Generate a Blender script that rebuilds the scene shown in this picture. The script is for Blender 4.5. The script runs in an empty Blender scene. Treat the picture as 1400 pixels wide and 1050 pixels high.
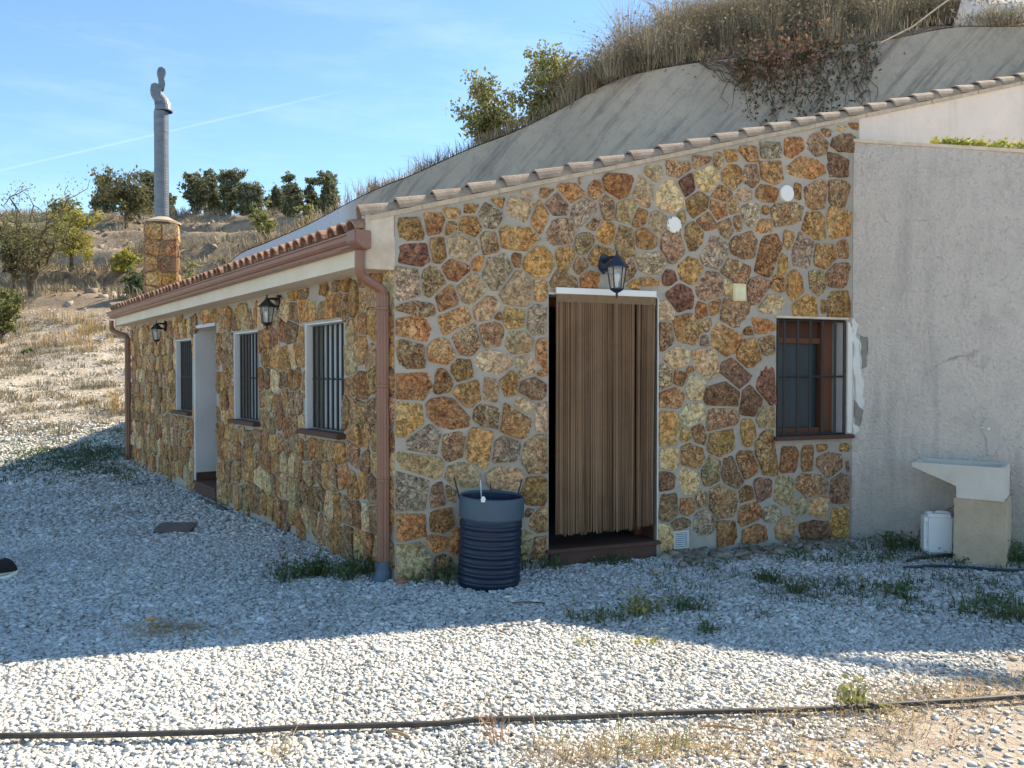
import bpy, bmesh, math, random
import numpy as np
from mathutils import Vector, Matrix, noise as mnoise
from mathutils.bvhtree import BVHTree
random.seed(7); RNG = np.random.default_rng(7)
scene = bpy.context.scene
COL = scene.collection

# ------------------------------------------------------------------ camera
PITCH = math.radians(0.87); F = 1051.0; CAMZ = 1.55
cam_d = bpy.data.cameras.new('camera'); cam = bpy.data.objects.new('camera', cam_d); COL.objects.link(cam)
cam_d.sensor_width = 36; cam_d.lens = 36 * F / 1400; cam_d.clip_start = 0.05; cam_d.clip_end = 2000
cam.location = (0, 0, CAMZ); cam.rotation_euler = (math.radians(90) - PITCH, 0, 0)
scene.camera = cam
# ------------------------------------------------------------------ sun and sky
AZ = math.radians(53.5); EL = math.radians(43.4)
sun_d = bpy.data.lights.new('sun', 'SUN'); sun_d.energy = 4.7; sun_d.angle = math.radians(0.5); sun_d.color = (1, .875, .69)
sun = bpy.data.objects.new('sun', sun_d); COL.objects.link(sun)
SDIR = Vector((math.sin(AZ) * math.cos(EL), math.cos(AZ) * math.cos(EL), math.sin(EL)))
sun.rotation_euler = SDIR.to_track_quat('Z', 'Y').to_euler(); sun.location = (0, 0, 30)
world = bpy.data.worlds.new('World'); scene.world = world; world.use_nodes = True
nt = world.node_tree; nt.nodes.clear()
def N(tree, t, **kw):
    n = tree.nodes.new(t)
    for k, v in kw.items(): setattr(n, k, v)
    return n
sky = N(nt, 'ShaderNodeTexSky', sky_type='NISHITA', sun_disc=False)
sky.sun_elevation = EL; sky.sun_rotation = AZ; sky.air_density = 1.1; sky.dust_density = 0.15; sky.ozone_density = 1.0; sky.altitude = 600
bg = N(nt, 'ShaderNodeBackground'); bg.inputs[1].default_value = 0.122
out = N(nt, 'ShaderNodeOutputWorld'); tc = N(nt, 'ShaderNodeTexCoord')
# thin cirrus and one contrail, laid out by direction in the sky
mp = N(nt, 'ShaderNodeMapping'); mp.inputs['Scale'].default_value = (1.2, 1.2, 6.0); mp.inputs['Rotation'].default_value = (0.15, -0.1, 0.3)
nz = N(nt, 'ShaderNodeTexNoise'); nz.inputs['Scale'].default_value = 2.2; nz.inputs['Detail'].default_value = 7; nz.inputs['Roughness'].default_value = .62
rp = N(nt, 'ShaderNodeValToRGB'); rp.color_ramp.elements[0].position = .5; rp.color_ramp.elements[0].color = (0, 0, 0, 1)
rp.color_ramp.elements[1].position = .8; rp.color_ramp.elements[1].color = (.14, .14, .14, 1)
def dirpx(px, py):
    d = Vector(((px - 700) / F, 0, 0)) + Vector((0, math.cos(PITCH), -math.sin(PITCH))) + Vector((0, math.sin(PITCH), math.cos(PITCH))) * ((525 - py) / F)
    return d
d1 = dirpx(0, 233).normalized(); d2 = dirpx(380, 145).normalized(); pn = d1.cross(d2).normalized(); dm = (d1 + d2).normalized()
vd = N(nt, 'ShaderNodeVectorMath', operation='DOT_PRODUCT'); vd.inputs[1].default_value = pn
vm = N(nt, 'ShaderNodeVectorMath', operation='DOT_PRODUCT'); vm.inputs[1].default_value = dm
nrm = N(nt, 'ShaderNodeVectorMath', operation='NORMALIZE')
ab = N(nt, 'ShaderNodeMath', operation='ABSOLUTE')
mr = N(nt, 'ShaderNodeMapRange', interpolation_type='SMOOTHSTEP'); mr.inputs[1].default_value = 0.0; mr.inputs[2].default_value = .0019; mr.inputs[3].default_value = .08; mr.inputs[4].default_value = 0
mr2 = N(nt, 'ShaderNodeMapRange', interpolation_type='SMOOTHSTEP'); mr2.inputs[1].default_value = .965; mr2.inputs[2].default_value = .992
mu = N(nt, 'ShaderNodeMath', operation='MULTIPLY'); ad = N(nt, 'ShaderNodeMath', operation='ADD', use_clamp=True)
mix = N(nt, 'ShaderNodeMix', data_type='RGBA'); mix.inputs['B'].default_value = (7.5, 7.8, 8.2, 1)
L = nt.links.new
L(tc.outputs['Generated'], mp.inputs[0]); L(mp.outputs[0], nz.inputs[0]); L(nz.outputs[0], rp.inputs[0])
L(tc.outputs['Generated'], nrm.inputs[0]); L(nrm.outputs[0], vd.inputs[0]); L(vd.outputs['Value'], ab.inputs[0]); L(ab.outputs[0], mr.inputs[0])
L(nrm.outputs[0], vm.inputs[0]); L(vm.outputs['Value'], mr2.inputs[0]); L(mr.outputs[0], mu.inputs[0]); L(mr2.outputs[0], mu.inputs[1])
L(rp.outputs[0], ad.inputs[0]); L(mu.outputs[0], ad.inputs[1]); L(ad.outputs[0], mix.inputs['Factor'])
tn = N(nt, 'ShaderNodeMix', data_type='RGBA', blend_type='MULTIPLY'); tn.inputs['Factor'].default_value = 1; tn.inputs['B'].default_value = (.80, .95, 1.0, 1); L(sky.outputs[0], tn.inputs['A']); L(tn.outputs['Result'], mix.inputs['A']); L(mix.outputs['Result'], bg.inputs[0]); L(bg.outputs[0], out.inputs[0])
vs = scene.view_settings; scene.display_settings.display_device = 'sRGB'
vs.view_transform = 'Standard'; vs.look = 'None'; vs.gamma = 1; vs.use_curve_mapping = False; vs.exposure = 1.0

# ------------------------------------------------------------------ pixel helpers (world places from the photograph)
CAM = Vector((0, 0, CAMZ))
def P(px, py, Y):
    d = dirpx(px, py); return CAM + d * (Y / d.y)
def hit(px, py, p0, n):
    d = dirpx(px, py); p0 = Vector(p0); n = Vector(n)
    return CAM + d * ((p0 - CAM).dot(n) / d.dot(n))
C0 = Vector((-.862, 5.66, 0)); G = Vector((.940, .341, 0)).normalized(); E = Vector((-.606, .795, 0)).normalized()
NF = Vector((G.y, -G.x, 0)); NE = Vector((-E.y, E.x, 0))       # outward normals of front and side wall
ZV = Vector((0, 0, 1))
def fuv(px, py, off=0.0):
    q = hit(px, py, C0 + NF * off, NF); return (q - C0).dot(G), q.z
def suv(px, py, off=0.0):
    q = hit(px, py, C0 + NE * off, NE); return (q - C0).dot(E), q.z
def FP(u, z, off=0.0): return C0 + G * u + NF * off + ZV * z
def SP(u, z, off=0.0): return C0 + E * u + NE * off + ZV * z
B0 = Vector((3.146, 7.11, 0)); BD = Vector((4.30, 6.32, 0)) - B0; BD.normalize(); NB = Vector((BD.y, -BD.x, 0))
def BP(t, z, off=0.0): return B0 + BD * t + NB * off + ZV * z

# ------------------------------------------------------------------ materials
MATS = {}
def new_mat(name):
    m = bpy.data.materials.new(name); m.use_nodes = True; t = m.node_tree; t.nodes.clear()
    o = N(t, 'ShaderNodeOutputMaterial'); b = N(t, 'ShaderNodeBsdfPrincipled'); t.links.new(b.outputs[0], o.inputs[0])
    MATS[name] = m; return m, t, b
def rgb(c): return (min(c[0] * 1.66, .84), min(c[1] * 1.47, .82), min(c[2] * 1.27, .80), 1)
def raw(c): return (c[0], c[1], c[2], 1)
def noise(t, vec, scale, detail=5, rough=.6, dist=0):
    n = N(t, 'ShaderNodeTexNoise'); n.inputs['Scale'].default_value = scale; n.inputs['Detail'].default_value = detail
    n.inputs['Roughness'].default_value = rough; n.inputs['Distortion'].default_value = dist
    t.links.new(vec, n.inputs['Vector']); return n.outputs[0]
def ramp(t, fac, a, b, lo=0, hi=1):
    r = N(t, 'ShaderNodeMapRange'); r.inputs[1].default_value = a; r.inputs[2].default_value = b; r.inputs[3].default_value = lo; r.inputs[4].default_value = hi
    t.links.new(fac, r.inputs[0]); return r.outputs[0]
def mixc(t, fac, a, b):
    m = N(t, 'ShaderNodeMix', data_type='RGBA')
    for s, v in (('Factor', fac), ('A', a), ('B', b)):
        if hasattr(v, 'links') or hasattr(v, 'is_linked'): t.links.new(v, m.inputs[s])
        else: m.inputs[s].default_value = v if s == 'Factor' else rgb(v)
    return m.outputs['Result']
def math_(t, op, a, b):
    m = N(t, 'ShaderNodeMath', operation=op)
    for i, v in enumerate((a, b)):
        if isinstance(v, (int, float)): m.inputs[i].default_value = v
        else: t.links.new(v, m.inputs[i])
    return m.outputs[0]
def bump(t, b, h, dist, strength=1.0):
    n = N(t, 'ShaderNodeBump'); n.inputs['Distance'].default_value = dist; n.inputs['Strength'].default_value = strength
    t.links.new(h, n.inputs['Height']); t.links.new(n.outputs[0], b.inputs['Normal'])
def coords(t, scale=(1, 1, 1), rnd=False, kind='Object', rot=(0, 0, 0)):
    tc = N(t, 'ShaderNodeTexCoord'); mp = N(t, 'ShaderNodeMapping'); mp.inputs['Scale'].default_value = scale; mp.inputs['Rotation'].default_value = rot
    t.links.new(tc.outputs[kind], mp.inputs[0])
    if not rnd: return mp.outputs[0], None
    oi = N(t, 'ShaderNodeObjectInfo'); s = N(t, 'ShaderNodeMath', operation='MULTIPLY'); s.inputs[1].default_value = 37.0
    t.links.new(oi.outputs['Random'], s.inputs[0]); va = N(t, 'ShaderNodeVectorMath', operation='ADD')
    t.links.new(mp.outputs[0], va.inputs[0]); t.links.new(s.outputs[0], va.inputs[1]); return va.outputs[0], oi.outputs['Random']
def simple(name, c, rough=.7, c2=None, nscale=8, bscale=60, bdist=.002, metal=0, rnd=False, stretch=(1, 1, 1), spec=.4):
    m, t, b = new_mat(name); v, r = coords(t, stretch, rnd)
    c2 = c2 or tuple(x * .75 for x in c)
    f = ramp(t, noise(t, v, nscale), .3, .7)
    b.inputs['Roughness'].default_value = rough; b.inputs['Metallic'].default_value = metal; b.inputs['Specular IOR Level'].default_value = spec
    t.links.new(mixc(t, f, c, c2), b.inputs['Base Color'])
    if bdist: bump(t, b, noise(t, v, bscale), bdist)
    return m
def stone_mat(name, c1, c2, dark, light, dk=.5, lt=.3, island=False):
    m, t, b = new_mat(name); v, r = coords(t, (1, 1, 1), not island)
    if island:
        g = N(t, 'ShaderNodeNewGeometry'); r = g.outputs['Random Per Island']
    col = mixc(t, ramp(t, noise(t, v, 9, 6, .68, .8), .43, .57), c1, c2)
    col = mixc(t, ramp(t, noise(t, v, 17, 6, .7, 1.0), .52, .60, 0, .55), col, tuple(.45 * a + .55 * d for a, d in zip(c2, dark)))
    col = mixc(t, ramp(t, noise(t, v, 3.1, 3), .45, .7, 0, .55), col, light)
    n3 = noise(t, v, 30, 9, .78, 1.6)
    pit = ramp(t, n3, .595 - .14 * dk, .635 - .13 * dk)
    pm = math_(t, 'MULTIPLY', pit, ramp(t, noise(t, v, 6.5, 2), .30, .55, .15, .95))
    col = mixc(t, pm, col, dark)
    mo = ramp(t, noise(t, v, 26, 6, .75, .6), .40, .60, .50, 1.50)
    vm_ = N(t, 'ShaderNodeVectorMath', operation='SCALE'); t.links.new(col, vm_.inputs[0]); t.links.new(mo, vm_.inputs['Scale']); col = vm_.outputs[0]
    n4 = noise(t, v, 38, 6, .75, 1.2); fl = ramp(t, n4, .585 - .08 * lt, .64, 0, .25 + lt * 1.2)
    col = mixc(t, fl, col, light)
    hs = N(t, 'ShaderNodeHueSaturation'); t.links.new(col, hs.inputs['Color'])
    t.links.new(ramp(t, r, 0, 1, .72, 1.22), hs.inputs['Value'])
    rr = N(t, 'ShaderNodeMath', operation='FRACT'); m7 = math_(t, 'MULTIPLY', r, 7.3); t.links.new(m7, rr.inputs[0])
    t.links.new(ramp(t, rr.outputs[0], 0, 1, .488, .511), hs.inputs['Hue'])
    t.links.new(hs.outputs[0], b.inputs['Base Color']); b.inputs['Roughness'].default_value = .85; b.inputs['Specular IOR Level'].default_value = .3
    h = math_(t, 'ADD', math_(t, 'MULTIPLY', noise(t, v, 14, 6, .65, .5), 1.0), math_(t, 'MULTIPLY', n3, .8))
    h = math_(t, 'SUBTRACT', h, math_(t, 'MULTIPLY', pit, .25))
    bump(t, b, h, .038, 1.0); return m
STONE = {
 'o': ((.43, .265, .115), (.34, .19, .075), (.12, .06, .03), (.55, .43, .27), .45, .3),
 'y': ((.52, .375, .24), (.45, .295, .165), (.24, .14, .08), (.64, .52, .41), .3, .35),
 'b': ((.29, .165, .08), (.36, .225, .105), (.08, .042, .025), (.48, .36, .22), .6, .3),
 'd': ((.125, .072, .05), (.20, .12, .075), (.03, .016, .015), (.27, .19, .16), .5, .35),
 'g': ((.40, .32, .245), (.33, .26, .195), (.17, .14, .09), (.46, .42, .32), .2, .25),
 's': ((.44, .37, .29), (.33, .26, .19), (.11, .085, .065), (.66, .58, .48), .65, .5),
 't': ((.43, .295, .18), (.34, .21, .115), (.09, .05, .035), (.62, .50, .36), .75, .45),
 'k': ((.25, .18, .12), (.30, .20, .12), (.055, .04, .04), (.40, .34, .28), .6, .35),
}
for k, a in list(STONE.items()):
    a = tuple(tuple(x * k for x, k in zip(c, (1.19, 1.10, 1.02))) if isinstance(c, tuple) else c for c in a)
    STONE[k] = stone_mat('stone_' + {'o': 'ochre', 'y': 'cream', 'b': 'brown', 'd': 'maroon', 'g': 'grey', 's': 'speckled', 't': 'pitted', 'k': 'purple'}[k], *a)
def mortar_mat():
    m, t, b = new_mat('mortar'); v, _ = coords(t)
    c = mixc(t, ramp(t, noise(t, v, 1.1, 4), .35, .65), (.235, .240, .235), (.295, .300, .290))
    c = mixc(t, ramp(t, noise(t, v, 9, 6, .7), .5, .75, 0, .6), c, (.165, .165, .155))
    c = mixc(t, ramp(t, noise(t, v, 2.2, 5), .6, .7, 0, .3), c, (.32, .33, .335))
    t.links.new(c, b.inputs['Base Color']); b.inputs['Roughness'].default_value = .95; b.inputs['Specular IOR Level'].default_value = .2
    bump(t, b, noise(t, v, 45, 6, .7), .008); return m
M_mortar = mortar_mat()
def plaster_mat(name, c1, c2, stain, bs=42, bd=.014, streak=.5, crack=True):
    m, t, b = new_mat(name); v, _ = coords(t); v2, _ = coords(t, (3.2, 3.2, .35))
    c = mixc(t, ramp(t, noise(t, v, .9, 5), .35, .65), c1, c2)
    c = mixc(t, ramp(t, noise(t, v2, 1.6, 6, .65), .5, .78, 0, streak), c, stain)
    c = mixc(t, ramp(t, noise(t, v, 5, 7, .7), .5, .72, 0, .35), c, stain)
    h = noise(t, v, bs, 4, .6, .3)
    if crack:
        vo = N(t, 'ShaderNodeTexVoronoi', feature='DISTANCE_TO_EDGE'); vo.inputs['Scale'].default_value = .55
        vv = N(t, 'ShaderNodeVectorMath', operation='ADD'); nn = N(t, 'ShaderNodeTexNoise'); nn.inputs['Scale'].default_value = 3; nn.inputs['Detail'].default_value = 7
        sc = N(t, 'ShaderNodeVectorMath', operation='SCALE'); sc.inputs['Scale'].default_value = .5
        t.links.new(v, nn.inputs['Vector']); t.links.new(nn.outputs['Color'], sc.inputs[0]); t.links.new(v, vv.inputs[0]); t.links.new(sc.outputs[0], vv.inputs[1]); t.links.new(vv.outputs[0], vo.inputs['Vector'])
        cr = ramp(t, vo.outputs['Distance'], 0, .007, 1, 0); gate = ramp(t, noise(t, v, 1.3, 3), .48, .6)
        cf = math_(t, 'MULTIPLY', cr, gate); c = mixc(t, math_(t, 'MULTIPLY', cf, .6), c, (.16, .145, .13))
        h = math_(t, 'SUBTRACT', h, math_(t, 'MULTIPLY', cf, .5))
    if name == 'rough_stucco':
        sp = N(t, 'ShaderNodeSeparateXYZ'); t.links.new(v, sp.inputs[0]); zz_ = math_(t, 'SUBTRACT', sp.outputs['Z'], math_(t, 'MULTIPLY', noise(t, v, 2.6, 6, .7), 1.1))
        c = mixc(t, ramp(t, zz_, -.45, .25, .5, 0), c, (.22, .24, .25)); c = mixc(t, ramp(t, noise(t, v, 34, 4, .7), .54, .66, 0, .45), c, (.26, .27, .28))
        h = math_(t, 'ADD', h, math_(t, 'MULTIPLY', noise(t, v, 90, 3, .6), .5))
    t.links.new(c, b.inputs['Base Color']); b.inputs['Roughness'].default_value = .95; b.inputs['Specular IOR Level'].default_value = .2
    bump(t, b, h, bd); return m
M_stucco = plaster_mat('rough_stucco', (.50, .495, .50), (.45, .445, .45), (.26, .265, .275), 34, .030, .75)
M_upper = plaster_mat('upper_stucco', (.50, .48, .48), (.43, .42, .42), (.32, .315, .31), 60, .006, .4)
def conc_mat():
    m, t, b = new_mat('sprayed_concrete'); v, _ = coords(t); vr, _ = coords(t, rot=(0, math.radians(47), 0)); mp2 = N(t, 'ShaderNodeMapping'); mp2.inputs['Scale'].default_value = (.55, 1.5, 7.0); t.links.new(vr, mp2.inputs[0]); v2 = mp2.outputs[0]
    c = mixc(t, ramp(t, noise(t, v, .9, 5), .35, .65), (.31, .305, .285), (.235, .235, .225))
    c = mixc(t, ramp(t, noise(t, v2, 1.1, 7, .72), .50, .66, 0, .75), c, (.105, .110, .115))
    c = mixc(t, ramp(t, noise(t, v, 6, 7, .7), .5, .72, 0, .4), c, (.10, .105, .11))
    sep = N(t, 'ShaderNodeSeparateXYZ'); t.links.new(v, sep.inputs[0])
    c = mixc(t, ramp(t, sep.outputs['X'], -2.75, -2.45, .85, 0), c, (.36, .42, .52))  # left end paler: grazing sunlight painted into the concrete colour along X
    t.links.new(c, b.inputs['Base Color']); b.inputs['Roughness'].default_value = .95; b.inputs['Specular IOR Level'].default_value = .2
    bump(t, b, math_(t, 'ADD', noise(t, v, 24, 5, .6), math_(t, 'MULTIPLY', noise(t, v2, 1.1, 7, .72), .8)), .03); return m
M_conc_unused = ('sprayed_concrete', (.255, .245, .225), (.20, .195, .185), (.085, .087, .09), 22, .03, .9)
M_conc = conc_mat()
M_white = simple('white_plaster', (.44, .485, .54), .85, (.37, .41, .46), 3, 50, .003)
M_grimy = simple('weathered_white_plaster', (.46, .45, .42), .9, (.30, .27, .22), 5, 50, .005)
M_cream = simple('cream_fascia', (.45, .46, .43), .8, (.40, .385, .33), 2, 40, .002)
M_tile = simple('weathered_clay_tile', (.25, .22, .19), .9, (.15, .125, .105), 9, 50, .006, rnd=True)
M_tile2 = simple('eave_clay_tile', (.27, .175, .135), .9, (.13, .085, .07), 9, 50, .005, rnd=True)
M_gutter = simple('copper_brown_paint', (.165, .092, .070), .42, (.14, .077, .058), 3, 20, .0005, spec=.5)
M_terra = simple('terracotta', (.075, .040, .032), .7, (.052, .028, .023), 6, 50, .002)
M_wood = simple('stained_wood', (.10, .040, .020), .55, (.07, .028, .015), 8, 40, .001, stretch=(1, 1, .15))
M_iron = simple('black_iron', (.012, .013, .016), .45, (.02, .02, .022), 10, 60, .0005)
M_lamp = simple('dark_blue_lamp_paint', (.012, .022, .05), .35, (.01, .016, .03), 10, 60, .0003)
M_steel = simple('galvanised_steel', (.13, .16, .20), .5, (.08, .105, .14), 6, 30, .001, metal=.5, stretch=(1, 1, 3))
M_blue = simple('dark_blue_plastic', (.002, .010, .034), .42, (.007, .013, .032), 3, 40, .0008)
M_bluer = simple('faded_blue_rim', (.036, .066, .105), .5, (.028, .055, .092), 4, 40, .0008)
M_pvc = simple('blue_grey_plastic', (.06, .095, .15), .5, (.05, .08, .12), 4, 40, .0005)
M_wpl = simple('white_plastic', (.60, .62, .64), .5, (.54, .56, .58), 4, 40, .0005)
M_jug = simple('translucent_white_plastic', (.50, .56, .66), .5, (.44, .50, .60), 4, 40, .0008)
M_sink = simple('cast_stone', (.43, .445, .45), .8, (.35, .355, .345), 4, 50, .003)
M_sinkb = simple('rendered_block', (.36, .32, .265), .95, (.25, .22, .175), 5, 40, .008)
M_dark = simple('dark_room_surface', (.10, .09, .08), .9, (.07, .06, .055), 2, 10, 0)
M_rubber = simple('black_rubber', (.022, .022, .024), .6, (.05, .048, .045), 20, 60, .0008)

M_rope2 = simple('tan_curtain_band', (.15, .11, .072), .85, (.11, .08, .052), 20, 200, .001)
M_bark = simple('bark', (.10, .08, .06), .95, (.055, .045, .035), 8, 30, .01)
M_cover = simple('cast_iron_cover', (.06, .06, .058), .7, (.10, .09, .08), 10, 60, .002)
M_blind = simple('pale_blind', (.36, .42, .48), .6, (.30, .36, .42), 3, 20, 0)
M_rock = simple('limestone_rock', (.34, .30, .24), .95, (.22, .19, .15), 8, 30, .01, rnd=True)
M_patch_w = simple('white_touch_up_paint', (.53, .56, .60), .9, (.44, .47, .50), 6, 40, .003)
M_patch_d = simple('dark_cement', (.20, .205, .20), .95, (.14, .145, .145), 10, 50, .004)
M_dry = simple('dry_stick', (.36, .25, .13), .9, (.25, .16, .08), 12, 50, 0)
def glass_mat():
    m, t, b = new_mat('window_glass'); b.inputs['Base Color'].default_value = (.03, .045, .055, 1); b.inputs['Roughness'].default_value = .08; b.inputs['Specular IOR Level'].default_value = .6; return m
M_glass = glass_mat()
def lampglass():
    m, t, b = new_mat('lamp_glass'); b.inputs['Base Color'].default_value = (.75, .82, .84, 1); b.inputs['Roughness'].default_value = .12
    b.inputs['Transmission Weight'].default_value = .75; b.inputs['IOR'].default_value = 1.2; return m
M_lglass = lampglass()
def leaf_mat(name, c1, c2, c3, trans=.35):
    m, t, b = new_mat(name); g = N(t, 'ShaderNodeNewGeometry'); v, _ = coords(t)
    r = N(t, 'ShaderNodeValToRGB'); r.color_ramp.elements[0].color = rgb(c1); r.color_ramp.elements[1].color = rgb(c3)
    e = r.color_ramp.elements.new(.5); e.color = rgb(c2); t.links.new(g.outputs['Random Per Island'], r.inputs[0])
    c = mixc(t, ramp(t, noise(t, v, 1.7, 2), .35, .65, 0, .45), r.outputs[0], c1)
    t.links.new(c, b.inputs['Base Color']); b.inputs['Roughness'].default_value = .7; b.inputs['Specular IOR Level'].default_value = .25
    tr = N(t, 'ShaderNodeBsdfTranslucent'); t.links.new(c, tr.inputs[0]); mx = N(t, 'ShaderNodeMixShader'); mx.inputs[0].default_value = trans
    o = [n for n in t.nodes if n.type == 'OUTPUT_MATERIAL'][0]; t.links.new(b.outputs[0], mx.inputs[1]); t.links.new(tr.outputs[0], mx.inputs[2]); t.links.new(mx.outputs[0], o.inputs[0])
    return m
LF_olive = leaf_mat('olive_leaves', (.06, .08, .048), (.115, .14, .09), (.21, .23, .165), .3)
LF_almond = leaf_mat('almond_leaves', (.09, .115, .05), (.14, .16, .07), (.21, .21, .10))
LF_yellow = leaf_mat('yellow_leaves', (.17, .19, .05), (.26, .26, .06), (.36, .33, .09))
LF_dull = leaf_mat('dull_leaves', (.075, .09, .05), (.11, .12, .07), (.16, .15, .095))
LF_light = leaf_mat('light_green_leaves', (.12, .15, .06), (.18, .20, .09), (.26, .26, .14))
LF_weed = leaf_mat('weed_leaves', (.045, .080, .040), (.075, .115, .06), (.13, .165, .09))
LF_dry = leaf_mat('dry_grass', (.145, .13, .10), (.22, .195, .15), (.31, .28, .22), .25)
LF_straw = leaf_mat('golden_straw', (.22, .18, .10), (.31, .25, .145), (.40, .33, .21), .25)
LF_scrub = leaf_mat('grey_scrub', (.125, .125, .10), (.19, .185, .15), (.29, .28, .23), .2)
LF_brown = leaf_mat('withered_leaves', (.12, .085, .065), (.19, .13, .095), (.29, .20, .15), .3)
LF_ivy = leaf_mat('creeper_leaves', (.04, .05, .028), (.06, .068, .035), (.12, .095, .06), .2)
LF_moss = leaf_mat('bright_succulent', (.16, .21, .045), (.25, .28, .07), (.36, .34, .10), .3)
def island_mat(name, cols, rough=.9):
    m, t, b = new_mat(name); g = N(t, 'ShaderNodeNewGeometry'); r = N(t, 'ShaderNodeValToRGB')
    els = r.color_ramp.elements; k_ = (1.84, 1.86, 1.86); cols = [tuple(a * b for a, b in zip(c, k_)) for c in cols]; els[0].color = raw(cols[0]); els[1].color = raw(cols[-1])
    for i, c in enumerate(cols[1:-1]): e = els.new((i + 1) / (len(cols) - 1)); e.color = raw(c)
    v, _ = coords(t); t.links.new(g.outputs['Random Per Island'], r.inputs[0]); d_ = math_(t, 'MULTIPLY', ramp(t, noise(t, v, .9, 6, .65), .35, .65, .80, 1.08), ramp(t, noise(t, v, 6, 3), .4, .7, 1.0, .88)); sc_ = N(t, 'ShaderNodeVectorMath', operation='SCALE'); t.links.new(r.outputs[0], sc_.inputs[0]); t.links.new(d_, sc_.inputs['Scale']); t.links.new(sc_.outputs[0], b.inputs['Base Color']); b.inputs['Roughness'].default_value = rough
    b.inputs['Specular IOR Level'].default_value = .25; return m
M_peb = island_mat('white_gravel', [(.21, .20, .175), (.33, .32, .29), (.42, .41, .38), (.30, .285, .25), (.37, .36, .34), (.48, .47, .44)])
M_peb2 = island_mat('slope_gravel', [(.24, .21, .17), (.32, .30, .25), (.38, .36, .31)])
M_rope = island_mat('brown_cord', [(.055, .030, .017), (.125, .072, .040), (.21, .132, .078), (.095, .054, .030), (.16, .098, .056)])
M_rub = island_mat('brown_rubble', [(.13, .105, .075), (.18, .15, .115), (.23, .20, .16)])

# ------------------------------------------------------------------ object helpers
def tag(o, label=None, cat=None, group=None, kind=None):
    if label: o['label'] = label
    if cat: o['category'] = cat
    if group: o['group'] = group
    if kind: o['kind'] = kind
    return o
def wloc(o):
    l = Vector((0, 0, 0))
    while o: l = l + o.location; o = o.parent
    return l
def empty(name, loc, label, cat, group=None):
    o = bpy.data.objects.new(name, None); COL.objects.link(o); o.location = loc; o.empty_display_size = .1
    return tag(o, label, cat, group)
def link(name, me, mat=None, parent=None, loc=(0, 0, 0), rot=None, smooth=False):
    """me: mesh in coordinates relative to loc (world). Parents never rotate."""
    if mat and not me.materials: me.materials.append(mat)
    if smooth:
        me.polygons.foreach_set('use_smooth', [True] * len(me.polygons))
    o = bpy.data.objects.new(name, me); COL.objects.link(o); loc = Vector(loc)
    if parent: o.parent = parent; loc = loc - wloc(parent)
    o.location = loc
    if rot is not None: o.rotation_euler = rot
    return o
def from_bm(name, bm, mat=None, parent=None, loc=(0, 0, 0), smooth=False, rot=None, world=True):
    """world=True: bm holds world coordinates, shifted so the origin lies at loc."""
    if world and Vector(loc).length > 0: bmesh.ops.translate(bm, verts=bm.verts, vec=-Vector(loc))
    me = bpy.data.meshes.new(name); bm.to_mesh(me); bm.free()
    return link(name, me, mat, parent, loc, rot, smooth)
def np_mesh(name, V, Fa):
    me = bpy.data.meshes.new(name); V = np.asarray(V, np.float32); Fa = np.asarray(Fa, np.int32)
    me.vertices.add(len(V)); me.vertices.foreach_set('co', V.ravel()); k = Fa.shape[1]
    me.loops.add(Fa.size); me.loops.foreach_set('vertex_index', Fa.ravel()); me.polygons.add(len(Fa))
    me.polygons.foreach_set('loop_start', np.arange(0, Fa.size, k, dtype=np.int32)); me.polygons.foreach_set('loop_total', np.full(len(Fa), k, np.int32))
    me.update(calc_edges=True); return me
def prism(bm, pts, d):
    """extrude world polygon pts by vector d"""
    a = [bm.verts.new(p) for p in pts]; b = [bm.verts.new(Vector(p) + d) for p in pts]; n = len(pts)
    bm.faces.new(a); bm.faces.new(b[::-1])
    for i in range(n): bm.faces.new((a[i], b[i], b[(i + 1) % n], a[(i + 1) % n]))
def fix(bm): bmesh.ops.recalc_face_normals(bm, faces=bm.faces); return bm
def bevel(bm, w, seg=1):
    bmesh.ops.recalc_face_normals(bm, faces=bm.faces)
    es = [e for e in bm.edges if len(e.link_faces) == 2 and e.calc_face_angle(0) > .6]
    bmesh.ops.bevel(bm, geom=es, offset=w, segments=seg, affect='EDGES', clamp_overlap=True)
def obox(bm, c, ax, ay, az, sx, sy, sz):
    c = Vector(c); vs_ = []
    for i in (-1, 1):
        for j in (-1, 1):
            for k in (-1, 1): vs_.append(bm.verts.new(c + ax * (i * sx / 2) + ay * (j * sy / 2) + az * (k * sz / 2)))
    for f in ((0, 1, 3, 2), (4, 6, 7, 5), (0, 4, 5, 1), (2, 3, 7, 6), (0, 2, 6, 4), (1, 5, 7, 3)): bm.faces.new([vs_[i] for i in f])
def tube(bm, pts, rad, seg=8, cap=True, squash=1.0):
    pts = [Vector(p) for p in pts]; n = len(pts); r = rad if hasattr(rad, '__len__') else [rad] * n
    rings = []; t0 = (pts[1] - pts[0]).normalized(); up = ZV if abs(t0.z) < .9 else Vector((1, 0, 0)); nrm_ = t0.cross(up).normalized()
    for i in range(n):
        t = (pts[min(i + 1, n - 1)] - pts[max(i - 1, 0)]).normalized()
        nrm_ = (nrm_ - t * nrm_.dot(t)).normalized(); bn = t.cross(nrm_)
        rings.append([bm.verts.new(pts[i] + (nrm_ * math.cos(a) + bn * math.sin(a) * squash) * r[i]) for a in [2 * math.pi * k / seg for k in range(seg)]])
    for i in range(n - 1):
        for k in range(seg): bm.faces.new((rings[i][k], rings[i][(k + 1) % seg], rings[i + 1][(k + 1) % seg], rings[i + 1][k]))
    if cap: bm.faces.new(rings[0][::-1]); bm.faces.new(rings[-1])
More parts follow.
